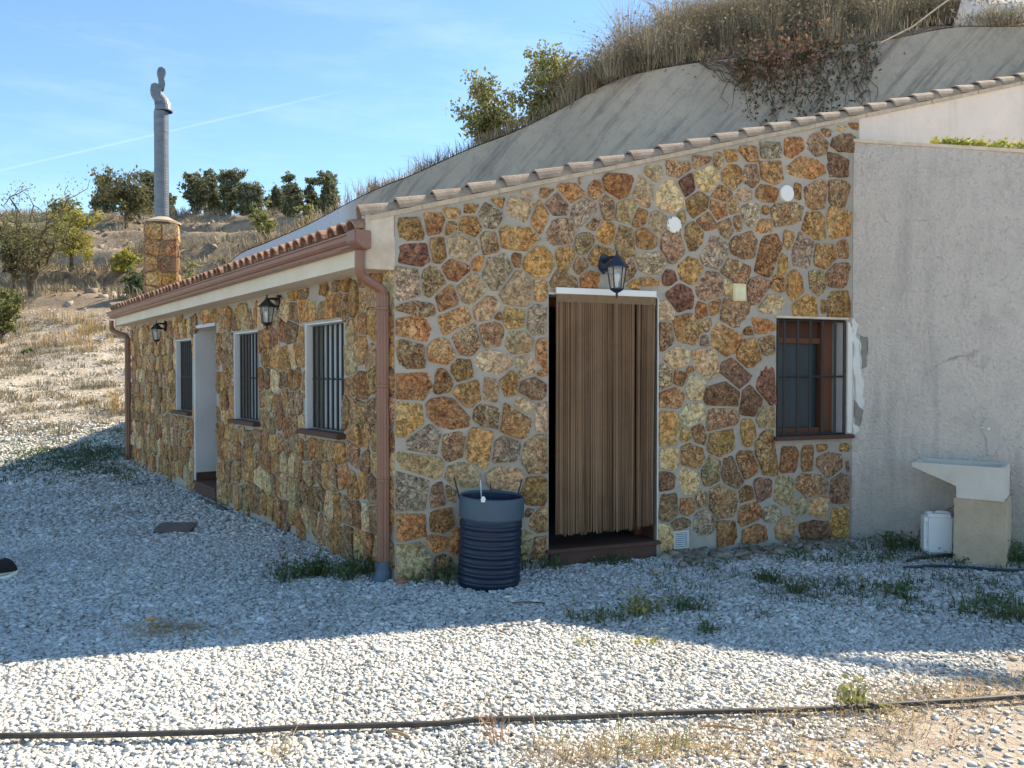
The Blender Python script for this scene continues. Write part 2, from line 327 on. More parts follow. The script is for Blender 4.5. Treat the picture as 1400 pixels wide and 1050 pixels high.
def lathe(bm, c, prof, seg=24, tilt=None):
    c = Vector(c); rings = []; M = tilt or Matrix.Identity(3)
    for r, z in prof: rings.append([bm.verts.new(c + M @ Vector((r * math.cos(2 * math.pi * k / seg), r * math.sin(2 * math.pi * k / seg), z))) for k in range(seg)])
    for i in range(len(prof) - 1):
        for k in range(seg): bm.faces.new((rings[i][k], rings[i][(k + 1) % seg], rings[i + 1][(k + 1) % seg], rings[i + 1][k]))
    return rings
def smooth_path(pts, n=6):
    out_ = []; pts = [Vector(p) for p in pts]
    for i in range(len(pts) - 1):
        p0 = pts[max(i - 1, 0)]; p1 = pts[i]; p2 = pts[i + 1]; p3 = pts[min(i + 2, len(pts) - 1)]
        for k in range(n):
            t = k / n; out_.append(.5 * ((2 * p1) + (p2 - p0) * t + (2 * p0 - 5 * p1 + 4 * p2 - p3) * t * t + (3 * p1 - p0 - 3 * p2 + p3) * t ** 3))
    out_.append(pts[-1]); return out_

# ------------------------------------------------------------------ terrain
PROF = np.array([(-60, 0), (12.2, 0), (14, .22), (15.5, .60), (18, 1.12), (20, 1.55), (25, 2.85), (30, 4.7), (38, 7.3), (46, 9.9), (55, 12.6), (75, 13.6), (600, 14)], float)
def fbm(x, y, s, o=4):
    return mnoise.fractal(Vector((x * s, y * s, 3.7)), 1.0, 2.0, o)
def gz(x, y):
    yy = y + .9 * mnoise.noise(Vector((x * .12, y * .12, 0))) * min(max(y - 13, 0) / 8, 1)
    z = float(np.interp(yy, PROF[:, 0], PROF[:, 1]))
    if yy > 27:
        k = min((yy - 27) / 4, 1) * (1 if yy < 60 else 0); st = 1.55; q = z / st + .45 * mnoise.noise(Vector((x * .16, y * .10, 5))); fr = q - math.floor(q); fr2 = min(max((fr - .5) * 4.5 + .5, 0), 1)
        z = z * (1 - k * .92) + (math.floor(q) + fr2 - .45 * mnoise.noise(Vector((x * .16, y * .10, 5)))) * st * k * .92
    a = min(max(y - 12, 0) / 10, 1)
    return z + fbm(x, y, .35) * .22 * a + fbm(x, y, 1.4, 3) * .06 * a + fbm(x, y, .5, 2) * .012
def ghit(px, py, y0=2.0, y1=120.0):
    d = dirpx(px, py); y = y0
    while y < y1:
        p = CAM + d * (y / d.y)
        if p.z <= gz(p.x, p.y): return Vector((p.x, p.y, gz(p.x, p.y)))
        y += .04 + y * .004
    p = CAM + d * (y1 / d.y); return Vector((p.x, p.y, gz(p.x, p.y)))
def terrain_mat():
    m, t, b = new_mat('hillside_soil'); v, _ = coords(t)
    sep = N(t, 'ShaderNodeSeparateXYZ'); t.links.new(v, sep.inputs[0])
    grav = mixc(t, ramp(t, noise(t, v, 60, 5, .7), .4, .6), (.20, .215, .235), (.33, .35, .37))
    soil = mixc(t, ramp(t, noise(t, v, .55, 6, .65), .35, .65), (.27, .235, .19), (.16, .135, .105))
    soil = mixc(t, ramp(t, noise(t, v, 5, 6, .7), .5, .7, 0, .6), soil, (.115, .09, .06))
    pale = mixc(t, ramp(t, noise(t, v, 9, 5, .7), .4, .65), (.37, .36, .33), (.24, .225, .20))
    nn = noise(t, v, .22, 4)
    y = math_(t, 'ADD', sep.outputs['Y'], math_(t, 'MULTIPLY', nn, 5.0))
    c = mixc(t, ramp(t, y, 13.6, 16.0), grav, pale); c = mixc(t, ramp(t, y, 25, 30), c, soil)
    gn = N(t, 'ShaderNodeNewGeometry'); sn = N(t, 'ShaderNodeSeparateXYZ'); t.links.new(gn.outputs['True Normal'], sn.inputs[0])
    steep = math_(t, 'MULTIPLY', ramp(t, sn.outputs['Z'], .86, .70), ramp(t, y, 26, 30)); c = mixc(t, steep, c, mixc(t, ramp(t, noise(t, v, 3, 6, .7), .4, .6), (.13, .115, .10), (.22, .19, .15)))
    # sandy bare earth at the front right
    x2 = math_(t, 'SUBTRACT', math_(t, 'MULTIPLY', sep.outputs['X'], .55), sep.outputs['Y'])
    x2 = math_(t, 'ADD', x2, math_(t, 'MULTIPLY', noise(t, v, 2.0, 4), .9))
    c = mixc(t, ramp(t, x2, -2.45, -2.0), c, mixc(t, ramp(t, noise(t, v, 14, 6, .7), .35, .65), (.40, .385, .36), (.32, .30, .27)))
    t.links.new(c, b.inputs['Base Color']); b.inputs['Roughness'].default_value = 1; b.inputs['Specular IOR Level'].default_value = .15
    h = math_(t, 'ADD', noise(t, v, 28, 6, .7), math_(t, 'MULTIPLY', noise(t, v, 5, 4), 1.6)); bump(t, b, h, .04); return m
M_soil = terrain_mat()
def build_ground():
    xs = np.concatenate([np.array([-500, -250, -120, -80]), np.arange(-60, -22, 1.5), np.arange(-22, 12, .28), np.arange(12, 40, 2.0), np.array([60, 120, 250, 500])])
    ys = np.concatenate([np.array([-500, -200, -60, -20, -5]), np.arange(0, 16, .3), np.arange(16, 62, .32), np.arange(62, 100, 3), np.array([130, 200, 400, 600])])
    nx, ny = len(xs), len(ys); V = np.zeros((ny, nx, 3)); V[..., 0] = xs[None]; V[..., 1] = ys[:, None]
    for j in range(ny):
        for i in range(nx): V[j, i, 2] = gz(xs[i], ys[j])
    idx = np.arange(nx * ny).reshape(ny, nx); Fa = np.stack([idx[:-1, :-1], idx[:-1, 1:], idx[1:, 1:], idx[1:, :-1]], -1).reshape(-1, 4)
    me = np_mesh('ground', V.reshape(-1, 3), Fa); o = link('ground', me, M_soil, smooth=True); o['kind'] = 'structure'
build_ground()

# ------------------------------------------------------------------ gravel (real stones, one mass)
def blocks_mesh(name, pos, size, flat=.6, mat=None, kind='stuff', elong=1.35):
    n = len(pos); base = np.array([(x, y, z) for x in (-1, 1) for y in (-1, 1) for z in (-1, 1)], float) * .5
    V = base[None] + RNG.normal(0, .17, (n, 8, 3)); sc = np.stack([size * RNG.uniform(.8, elong, n), size * RNG.uniform(.6, 1.0, n), size * RNG.uniform(.45, .8, n) * flat / .6], -1)
    V *= sc[:, None]; tilt = RNG.normal(0, .30, (n, 2)); a = RNG.uniform(0, 6.283, n)
    cx, sx = np.cos(tilt[:, 0]), np.sin(tilt[:, 0]); y = V[..., 1] * cx[:, None] - V[..., 2] * sx[:, None]; z = V[..., 1] * sx[:, None] + V[..., 2] * cx[:, None]; V[..., 1], V[..., 2] = y, z
    cx, sx = np.cos(tilt[:, 1]), np.sin(tilt[:, 1]); x = V[..., 0] * cx[:, None] - V[..., 2] * sx[:, None]; z = V[..., 0] * sx[:, None] + V[..., 2] * cx[:, None]; V[..., 0], V[..., 2] = x, z
    ca, sa = np.cos(a)[:, None], np.sin(a)[:, None]; x = V[..., 0] * ca - V[..., 1] * sa; y = V[..., 0] * sa + V[..., 1] * ca; V[..., 0], V[..., 1] = x, y
    V += pos[:, None]
    q = np.array([(0, 1, 3, 2), (4, 6, 7, 5), (0, 4, 5, 1), (2, 3, 7, 6), (0, 2, 6, 4), (1, 5, 7, 3)])
    Fa = (q[None] + (np.arange(n) * 8)[:, None, None]).reshape(-1, 4)
    o = link(name, np_mesh(name, V.reshape(-1, 3), Fa), mat); o['kind'] = kind; return o
def vnoise(x, y, s):
    # cheap value noise for masks
    def h(i, j): return np.modf(np.abs(np.sin(i * 127.1 + j * 311.7) * 43758.5453))[0]
    x = x * s; y = y * s; i = np.floor(x); j = np.floor(y); fx = x - i; fy = y - j; fx = fx * fx * (3 - 2 * fx); fy = fy * fy * (3 - 2 * fy)
    return (h(i, j) * (1 - fx) + h(i + 1, j) * fx) * (1 - fy) + (h(i, j + 1) * (1 - fx) + h(i + 1, j + 1) * fx) * fy
def outside_house(x, y, m=.0):
    rx, ry = x - C0.x, y - C0.y
    f = rx * NF.x + ry * NF.y; s = rx * NE.x + ry * NE.y; e = rx * E.x + ry * E.y
    front = f > m; side = (s > m) | (e > 9.2)
    bx, by = x - B0.x, y - B0.y; bb = (bx * NB.x + by * NB.y > m) | (bx < 0); b2 = (y < 6.25) | (x < 4.3)
    return (front | side) & bb & b2
def gravel():
    parts = []
    for (y0, y1, dens, sz) in ((2.6, 4.6, 6300, .0150), (4.6, 7.2, 3200, .0190), (7.2, 10.5, 1050, .027), (10.5, 15.5, 330, .036)):
        w = .72; n = int(dens * (y1 - y0) * w * (y0 + y1)); y = np.sqrt(RNG.uniform(y0 ** 2, y1 ** 2, n)); x = RNG.uniform(-w, w, n) * y
        k = outside_house(x, y, .01)
        dirt = (.55 * x - y) + (vnoise(x, y, 2.2) - .5) * 1.0 + (vnoise(x, y, 7) - .5) * .4
        k &= ~((dirt > -2.30) & (RNG.uniform(0, 1, n) < .86)); k &= ~((dirt > -2.80) & (RNG.uniform(0, 1, n) < .40))
        thin = (x > 1.6) & (vnoise(x + 9, y, 1.6) > .60) & (y > 4.6); k &= ~(thin & (RNG.uniform(0, 1, n) < .45))
        x, y = x[k], y[k]; s = sz * np.clip(RNG.lognormal(0, .28, len(x)), .5, 1.9)
        z = np.array([gz(a, b) for a, b in zip(x, y)]) + s * RNG.uniform(.05, .26, len(x))
        parts.append((np.stack([x, y, z], -1), s))
    pos = np.concatenate([p for p, _ in parts]); s = np.concatenate([q for _, q in parts])
    blocks_mesh('gravel', pos, s, flat=.42, mat=M_peb)
gravel()

# ------------------------------------------------------------------ house
house = empty('stone_house', C0.copy(), 'low cave house clad in ochre stone with barred windows and tiled eave', 'house')
ZS = .275
def ztop(u): return 2.72 + ZS * u
uD0, _ = fuv(750, 600); uD1, _ = fuv(898, 600); _, zD = fuv(760, 405)
uW0, _ = fuv(1061, 520); uW1, _ = fuv(1157, 520); _, zW1 = fuv(1100, 436); _, zW0 = fuv(1110, 596)
UEND = 4.33
zD = 2.17
def wall_piece(bm, P_, u0, u1, z0, z1, n, d=.30, z0b=None, z1b=None):
    z0b = z0 if z0b is None else z0b; z1b = z1 if z1b is None else z1b
    prism(bm, [P_(u0, z0), P_(u1, z0b), P_(u1, z1b), P_(u0, z1)], -n * d)
bm = bmesh.new()
wall_piece(bm, FP, 0, uD0, -.3, ztop(0), NF, z1b=ztop(uD0))
wall_piece(bm, FP, uD0, uD1, zD, ztop(uD0), NF, z1b=ztop(uD1))
wall_piece(bm, FP, uD1, uW0, -.3, ztop(uD1), NF, z1b=ztop(uW0))
wall_piece(bm, FP, uW0, uW1, -.3, zW0, NF); wall_piece(bm, FP, uW0, uW1, zW1, ztop(uW0), NF, z1b=ztop(uW1))
wall_piece(bm, FP, uW1, UEND, -.3, ztop(uW1), NF, z1b=ztop(UEND))
front = from_bm('front_wall', fix(bm), M_mortar, house, C0)
bm = bmesh.new(); prism(bm, [FP(UEND, -.3, -.004), FP(9.5, -.3, -.004), FP(9.5, ztop(9.5), -.004), FP(UEND, ztop(UEND), -.004)], -NF * .30)
from_bm('plastered_wall', fix(bm), M_upper, house, FP(UEND, 0))['label'] = 'plain plastered end of the gable wall'
# side wall with three windows and a doorway
SWIN = [(.87, 1.64, 1.04, 1.985), (2.90, 3.67, 1.03, 1.985), (5.42, 6.18, 1.03, 1.985)]
SDOOR = (4.37, 5.24, .17, 2.12); SEND = 9.12; ZB = 2.56
bm = bmesh.new(); u = 0
for (a, b, z0, z1) in sorted(SWIN + [SDOOR]):
    wall_piece(bm, SP, u, a, -.3, ZB, NE)
    if z0 > .5: wall_piece(bm, SP, a, b, -.3, z0, NE)
    wall_piece(bm, SP, a, b, z1, ZB, NE); u = b
wall_piece(bm, SP, u, SEND, -.3, ZB, NE)
side = from_bm('side_wall', fix(bm), M_mortar, house, C0)
# end wall and rear wall, floor, closing the rooms
bm = bmesh.new(); Lf = C0 + E * SEND
prism(bm, [Lf - ZV * .3, Lf + G * 6 - ZV * .3, Lf + G * 6 + ZV * (2.5 + 6 * .26), Lf + ZV * 2.5], -E * .25)
from_bm('end_wall', fix(bm), M_upper, house, Lf)
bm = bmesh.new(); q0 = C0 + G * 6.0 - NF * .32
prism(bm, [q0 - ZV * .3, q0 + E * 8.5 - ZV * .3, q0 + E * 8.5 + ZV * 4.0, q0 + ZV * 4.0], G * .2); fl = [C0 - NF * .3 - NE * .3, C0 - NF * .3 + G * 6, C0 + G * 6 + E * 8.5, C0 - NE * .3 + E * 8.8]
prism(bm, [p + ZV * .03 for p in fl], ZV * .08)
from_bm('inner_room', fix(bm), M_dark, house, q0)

# ---- stones
Z4, Z5, Z6, Z7 = (530, 180, 3.28), (530, 480, 3.09), (860, 160, 3.28), (860, 460, 3.28)
SEEDS = {
Z4: "105 428 115 140 b;205 400 105 130 b;285 350 75 85 o;282 430 50 60 o;365 330 75 75 b -30;372 422 85 100 b;458 372 90 130 s;497 305 55 80 o;590 335 120 150 g;600 270 110 45 g;700 258 85 75 b;822 262 105 110 o 30;760 330 100 90 k;683 385 62 145 b;880 365 100 130 s 30;860 208 80 50 k;930 258 55 85 b;1040 230 130 130 o;985 335 55 110 k;1090 360 120 110 y;118 548 130 105 d;232 530 75 125 b;335 520 155 120 g;458 500 85 110 t;585 480 185 110 o 5;770 455 140 110 k -20;920 415 55 50 t;978 455 75 90 o;882 500 100 80 t -30;1062 490 80 130 t;950 555 100 80 b;110 685 95 150 s;200 675 100 140 t 20;305 620 130 90 b;400 590 60 60 o;490 625 120 160 s;580 575 45 70 b;672 590 140 130 o;795 565 78 100 o;862 600 60 75 t;905 665 90 75 o;1075 625 85 95 k;375 705 110 130 y;590 710 160 160 g;678 710 75 100 o;790 675 120 80 t;262 750 95 105 b;150 790 130 55 t;448 795 110 105 y;490 828 30 35 b;148 885 135 95 o;300 845 140 110 o -22;575 835 105 100 o;665 845 95 140 s;347 935 125 125 t -15;468 905 100 105 t;590 945 115 115 y;110 1000 110 130 t;237 985 120 100 o;690 990 55 130 o;600 1030 60 60 y;1030 672 40 50 k;1115 685 80 40 o",
Z5: "120 150 120 115 o;235 135 65 100 b;315 80 85 95 b;450 55 160 100 g;590 65 80 80 y;650 95 45 25 o;340 180 110 100 o;435 165 60 110 y 15;510 135 75 95 b;615 160 110 90 k;100 285 115 135 o;255 262 195 110 b 22;415 272 110 85 t 35;545 290 120 160 b 15;575 235 70 85 y 30;650 280 60 110 g;155 378 130 110 s;275 400 100 115 t 15;388 410 110 165 o;500 420 115 105 s -25;620 440 105 150 t;160 478 165 95 y 10;315 520 140 95 y;500 530 155 110 y -10;620 590 110 115 b;108 595 125 155 s;215 610 75 95 k;262 600 50 60 t;118 738 85 110 o;225 722 95 110 b;203 810 75 75 o;118 890 130 155 y;230 905 80 90 t;285 800 50 120 o;640 715 75 90 t;600 680 30 35 k;635 830 80 85 b;585 820 60 110 y;350 700 90 80 o;350 820 80 110 t;440 640 90 90 y;440 760 80 90 b;440 880 90 90 o;520 700 80 90 k;520 830 70 110 o;350 920 90 70 t",
Z6: "112 245 80 75 y;60 340 95 150 y 20;215 220 110 90 t;318 190 75 70 t;400 190 45 95 t;450 165 60 60 o;537 158 90 75 b 35;628 140 100 95 s;738 135 90 90 o;842 120 85 100 k;885 68 45 35 t;945 45 50 35 y;1010 38 60 40 b;970 115 120 75 k -10;180 355 120 125 y;262 310 65 100 d;350 275 110 110 y;455 270 85 100 o;547 258 60 110 k;638 245 95 95 b;785 230 170 90 o;930 220 80 95 k;35 440 90 95 o;305 390 85 110 b;415 345 90 65 b;405 415 75 80 o;465 400 45 80 t;515 345 65 60 g;615 340 85 70 o;752 335 28 65 b;832 350 85 110 t;938 340 80 110 k;125 475 70 95 g;235 455 30 60 o;347 470 75 75 t;545 440 80 95 s;610 418 30 35 b;715 435 130 85 t -15;438 500 65 85 k;485 480 35 90 t;600 495 70 60 o;828 485 95 110 b;938 480 95 120 o;80 550 100 80 o 20;195 575 100 140 k;290 545 75 130 b;380 605 105 150 s 20;512 575 120 110 t;620 615 85 195 b 18;713 550 40 75 o;780 595 90 140 s 15;875 625 95 100 o;958 590 45 80 t;95 655 130 95 s;275 690 100 110 o;475 690 115 90 t;690 660 40 85 o;930 710 85 95 k;840 745 60 95 t -20;180 722 65 65 d;355 755 105 140 k;230 810 115 110 d;440 762 40 65 y;580 775 90 110 k;672 750 55 65 b;750 755 85 125 o 8;70 740 130 36 o;165 870 60 80 g;380 850 50 60 b;325 865 50 70 o;470 880 115 120 k 10;645 845 150 80 y;795 845 105 90 o;870 850 25 55 b;940 840 90 110 b;260 950 110 120 o;350 935 40 55 t;165 985 60 120 t;425 990 140 110 o 25;600 940 95 60 o;535 960 40 35 b;340 1005 40 50 s;620 1020 70 80 t",
Z7: "535 75 100 110 b;210 95 105 85 y;340 125 95 125 y -15;160 180 60 100 t;228 190 55 60 b;275 150 35 30 b;295 225 75 120 y;475 165 120 100 k 28;618 205 80 180 d;415 268 155 100 d;545 290 90 125 d 15;192 280 120 80 b;285 350 115 90 y -10;410 370 125 95 t -15;180 420 90 160 o;315 440 50 100 b -15;250 440 45 60 o;425 470 140 115 o -12;533 430 60 115 o;618 365 85 90 y;180 545 85 105 y;285 540 90 130 o -30;615 520 85 200 b;530 570 80 110 b;460 615 75 150 k -25;370 605 85 120 t;265 640 85 130 y -15;165 650 65 90 d;600 680 80 95 k;180 760 80 130 k;262 760 75 75 b;325 735 60 70 t;415 735 130 140 t;525 705 65 65 b;230 840 85 50 k;335 830 85 100 s;540 795 90 90 b;640 795 80 65 s;695 690 80 120 y;760 765 70 70 y;718 550 70 110 b;797 545 45 110 b;862 497 40 35 o;965 497 35 35 b;895 575 105 95 k;830 665 135 85 t;945 690 105 130 k 20;840 770 75 85 y;702 865 90 100 y;830 865 120 80 d;950 825 90 140 o;565 880 100 80 b;440 880 80 100 b;165 900 60 110 y;980 580 15 45 k",
}
def hscale(p, dirn):   # px per metre along a horizontal direction at point p, and vertically
    a = p.x / p.y; b = (p.x + dirn.x * .01) / (p.y + dirn.y * .01)
    return abs(b - a) * 100 * F, F / p.y
seeds = []
for (ox, oy, s), txt in SEEDS.items():
    for r in txt.split(';'):
        w = r.split(); x, y, a, b = map(float, w[:4]); rot = math.radians(float(w[5])) if len(w) > 5 else 0.0
        uu, zz = fuv(ox + x / s, oy + y / s); sh, sv = hscale(FP(uu, zz), G)
        hw_ = a / s / sh / 2
        if uu - hw_ < .10: r2 = uu + hw_; uu, hw_ = (r2 + .0) / 2, r2 / 2
        seeds.append((uu, zz, hw_, b / s / sv / 2, -rot, w[4]))
def clip_poly(poly, nx, ny, d):
    """keep points with p.n <= d"""
    out_ = []; m = len(poly)
    for i in range(m):
        p, q = poly[i], poly[(i + 1) % m]; a = p[0] * nx + p[1] * ny - d; b = q[0] * nx + q[1] * ny - d
        if a <= 0: out_.append(p)
        if a * b < 0: t = a / (a - b); out_.append((p[0] + (q[0] - p[0]) * t, p[1] + (q[1] - p[1]) * t))
    return out_
def stone_shapes(S, allowed, K=14, joint=.007, grow=1.06, seed=3):
    """outlines of stones: each a rough convex polygon, cut back where it meets its neighbours and the openings"""
    rg = np.random.default_rng(seed); res = []
    def ext(s, dx, dy):
        cr, sr = math.cos(s[4]), math.sin(s[4]); x = abs(dx * cr + dy * sr) ; y = abs(-dx * sr + dy * cr); return (( (x * s[2]) ** 1.4 + (y * s[3]) ** 1.4)) ** (1 / 1.4)
    for i, s in enumerate(S):
        hx, hy = s[2] * grow, s[3] * grow; cr, sr = math.cos(s[4]), math.sin(s[4]); poly = [(-2 * hx, -2 * hy), (2 * hx, -2 * hy), (2 * hx, 2 * hy), (-2 * hx, 2 * hy)]
        kinds = [(0, 1), (math.pi / 2, 1), (math.pi, 1), (-math.pi / 2, 1)] + [(math.pi / 4 + k * math.pi / 2, 0) for k in range(4)]
        for a, main in kinds:
            if main: aa = a + rg.normal(0, .17); sup = hx * abs(math.cos(aa)) ** 1 + hy * abs(math.sin(aa)) * (1 if abs(math.sin(a)) > .5 else .35) if False else None
            nxl, nyl = math.cos(a), math.sin(a)
            if main:
                th_ = rg.normal(0, .16); base_d = hx if abs(nxl) > .5 else hy; nx_, ny_ = math.cos(a + th_), math.sin(a + th_); d_ = base_d * rg.uniform(.93, 1.04)
            else:
                ex, ey = nxl / hx, nyl / hy; l_ = math.hypot(ex, ey); nx_, ny_ = ex / l_, ey / l_; th_ = rg.normal(0, .22); nx_, ny_ = nx_ * math.cos(th_) - ny_ * math.sin(th_), nx_ * math.sin(th_) + ny_ * math.cos(th_)
                d_ = (abs(nx_) * hx + abs(ny_) * hy) * rg.uniform(.72, 1.0)
            poly = clip_poly(poly, nx_, ny_, d_)
        poly = [(x * cr - y * sr, x * sr + y * cr) for x, y in poly]
        for j, t in enumerate(S):
            if j == i: continue
            dx, dy = t[0] - s[0], t[1] - s[1]; D_ = math.hypot(dx, dy)
            if D_ > .6 or D_ < 1e-4: continue
            dx /= D_; dy /= D_; e1, e2 = ext(s, dx, dy), ext(t, dx, dy)
            if e1 + e2 > D_ * .86: poly = clip_poly(poly, dx, dy, D_ * e1 / (e1 + e2) - joint)
        for _ in range(3):     # pull in from openings and edges
            bad = [p for p in poly if not bool(allowed(np.array(s[0] + p[0]), np.array(s[1] + p[1])))]
            if not bad: break
            for dx, dy in ((1, 0), (-1, 0), (0, 1), (0, -1)):
                hit_ = [p for p in poly if p[0] * dx + p[1] * dy > .01 and not bool(allowed(np.array(s[0] + p[0] * abs(dx)), np.array(s[1] + p[1] * abs(dy))))]
                if hit_:
                    m = max(p[0] * dx + p[1] * dy for p in hit_)
                    while m > .012 and not bool(allowed(np.array(s[0] + dx * m), np.array(s[1] + dy * m))): m -= .004
                    poly = clip_poly(poly, dx, dy, m)
            bad = [p for p in poly if not bool(allowed(np.array(s[0] + p[0]), np.array(s[1] + p[1])))]
            if bad and _ == 2:
                poly = [p if p not in bad else (p[0] * .8, p[1] * .8) for p in poly]
        if len(poly) < 3: res.append(np.zeros((3, 2))); continue
        # chip the corners, then break long sides
        q = []; m = len(poly)
        for k in range(m):
            p0, p1, p2 = poly[k - 1], poly[k], poly[(k + 1) % m]
            for a_, b_ in ((p1, p0), (p1, p2)):
                L_ = math.hypot(b_[0] - a_[0], b_[1] - a_[1]); f = min(.30, .009 / max(L_, 1e-4)); q.append((a_[0] + (b_[0] - a_[0]) * f, a_[1] + (b_[1] - a_[1]) * f))
        r_ = []
        for k in range(len(q)):
            a_, b_ = q[k], q[(k + 1) % len(q)]; r_.append(a_); L_ = math.hypot(b_[0] - a_[0], b_[1] - a_[1])
            nn_ = 2 if L_ > .09 else (1 if L_ > .04 else 0)
            for q_ in range(nn_):
                f_ = (q_ + 1) / (nn_ + 1) + rg.uniform(-.08, .08); m_ = 1 + rg.uniform(-.05, .03); r_.append(((a_[0] + (b_[0] - a_[0]) * f_) * m_, (a_[1] + (b_[1] - a_[1]) * f_) * m_))
        o_ = np.array(r_); keep = [0]
        for k in range(1, len(o_)):
            if np.hypot(*(o_[k] - o_[keep[-1]])) > .008: keep.append(k)
        res.append(o_[keep] * (1 + rg.uniform(-.012, .012, (len(keep), 1))))
    return res
def stone_mesh(name, outl, U, n, proud, rg):
    """outline (K,2) in wall axes U (horizontal) and z; base ring, shoulder ring, crown"""
    K = len(outl); U = np.array(U); n = np.array(n); Z = np.array((0, 0, 1.0)); V = []; ta, tb = rg.normal(0, .06, 2)
    for (f, h, jit) in ((1.0, -.006, 0), (.97, proud * .62, .10), (.62, proud, .13)):
        for k in range(K):
            hh = h + rg.normal(0, 1) * proud * jit + (0 if h < 0 else (ta * outl[k, 0] + tb * outl[k, 1]) * f); V.append(U * outl[k, 0] * f + Z * outl[k, 1] * f + n * hh)
    V.append(n * proud * rg.uniform(.92, 1.12)); ctr = 3 * K; me = bpy.data.meshes.new(name)
    Fq = []
    for r in range(2):
        for k in range(K): Fq.append((r * K + k, r * K + (k + 1) % K, (r + 1) * K + (k + 1) % K, (r + 1) * K + k))
    for k in range(K): Fq.append((2 * K + k, 2 * K + (k + 1) % K, ctr))
    me.from_pydata([tuple(v) for v in V], [], Fq); return me
def allow_front(u, z):
    m = .012; ok = (u > .003) & (u < UEND - .015 - .08 * (z < 2.2)) & (z > .0) & (z < ztop(u) - .045)
    ok &= ~((u > uD0 - m) & (u < uD1 + m) & (z < zD + .02)); ok &= ~((u > uW0 - m) & (u < uW1 + m) & (z > zW0 - .075) & (z < zW1 + m)); return ok
rg = np.random.default_rng(11)
for s, o_ in zip(seeds, stone_shapes(seeds, allow_front, joint=.0085, grow=1.20)):
    if np.hypot(o_[:, 0], o_[:, 1]).mean() < .02: continue
    me = stone_mesh('stone', o_, G, NF, rg.uniform(.011, .026), rg)
    link('stone', me, STONE[s[5]], front, FP(s[0], s[1]), smooth=False)
# side wall stones: scattered, relaxed seeds
def side_seeds():
    pts = []; rr = np.random.default_rng(5); rows = 12
    zz = 0.09
    r = 0
    while zz < ZB - .28:
        hgt = rr.uniform(.18, .24); u = rr.uniform(.005, .03)
        while u < SEND:
            w = rr.uniform(.12, .27); pts.append((u + w / 2, zz + hgt / 2 + rr.uniform(-.05, .05), w / 2 * 1.02, hgt / 2 * rr.uniform(.85, 1.25), rr.uniform(-.4, .4), rr.choice(list('ooooyyttttttbbbbokty'))))
            u += w
        zz += hgt
    return pts
def allow_side(u, z):
    ok = (u > .004) & (u < SEND - .02) & (z > .0) & (z < ZB - .25)
    for (a, b, z0, z1) in SWIN: ok &= ~((u > a - .02) & (u < b + .02) & (z > z0 - .07) & (z < z1 + .02))
    a, b, z0, z1 = SDOOR; ok &= ~((u > a - .02) & (u < b + .02) & (z < z1 + .02)); return ok
ss = [s for s in side_seeds() if allow_side(np.array(s[0]), np.array(s[1]))]; ss.sort(key=lambda s: s[0])
shp = stone_shapes(ss, allow_side, joint=.0045, grow=1.25, seed=9); rest = {}
for i, (s, o_) in enumerate(zip(ss, shp)):
    if i < 185: link('stone', stone_mesh('stone', o_, E, NE, rg.uniform(.012, .035), rg), STONE[s[5]], side, SP(s[0], s[1]))
    else: rest.setdefault('x', []).append((s, o_))
bm = bmesh.new(); order = list('oytbgksd')
for s, o_ in rest['x']:
    me = stone_mesh('tmp', o_, E, NE, rg.uniform(.012, .035), rg); me.transform(Matrix.Translation(SP(s[0], s[1])))
    k0 = len(bm.faces); bm.from_mesh(me); bm.faces.ensure_lookup_table()
    for f in bm.faces[k0:]: f.material_index = order.index(s[5])
    bpy.data.meshes.remove(me)
STI = {k: None for k in order}
def island_copy(m):
    c = m.copy(); c.name = m.name + '_mass'; t = c.node_tree
    oi = [n for n in t.nodes if n.type == 'OBJECT_INFO'][0]; g = N(t, 'ShaderNodeNewGeometry')
    for l in list(t.links):
        if l.from_node == oi: to = l.to_socket; t.links.remove(l); t.links.new(g.outputs['Random Per Island'], to)
    return c
o = from_bm('far_stones', bm, None, side, SP(6, 1)); o['kind'] = 'stuff'
for k in order: o.data.materials.append(island_copy(STONE[k]))

# ---- door of the front
bm = bmesh.new(); _, zS = fuv(800, 751); zS = .145
obox(bm, FP((uD0 + uD1) / 2, zS - .015, .012 - .16), G, NF, ZV, uD1 - uD0 + .06, .36, .03); bevel(bm, .006, 2)
tread = from_bm('step_tread', bm, M_terra, house, FP((uD0 + uD1) / 2, zS))
bm = bmesh.new(); obox(bm, FP((uD0 + uD1) / 2, zS / 2 - .13, -.155), G, NF, ZV, uD1 - uD0 - .004, .318, zS + .2 - .004)
from_bm('step_riser', bm, M_terra, house, FP((uD0 + uD1) / 2, 0))
dfr = empty('door_frame', FP(uD1, 0, -.25), None, None); del dfr
bm = bmesh.new()
obox(bm, FP(uD1 - .035, (zS + zD) / 2, -.27), G, NF, ZV, .07, .07, zD - zS - .004)
obox(bm, FP(uD0 + .03, (zS + zD) / 2, -.27), G, NF, ZV, .06, .07, zD - zS - .004)
obox(bm, FP((uD0 + uD1) / 2, zD - .04, -.27), G, NF, ZV, uD1 - uD0 - .14, .07, .08)
for ob in [o for o in COL.objects if o.name.startswith('door_frame')]: bpy.data.objects.remove(ob)
from_bm('door_frame', bm, M_wood, house, FP(uD1, zS, -.25))
bm = bmesh.new(); obox(bm, FP(uD1 + .006, (zS + zD) / 2, -.11), G, NF, ZV, .012, .235, zD - zS - .01)   # pale plastered reveal
obox(bm, FP((uD0 + uD1) / 2, zD + .004, -.13), G, NF, ZV, uD1 - uD0, .27, .012)
from_bm('door_reveal', bm, M_white, house, FP(uD1, zS))
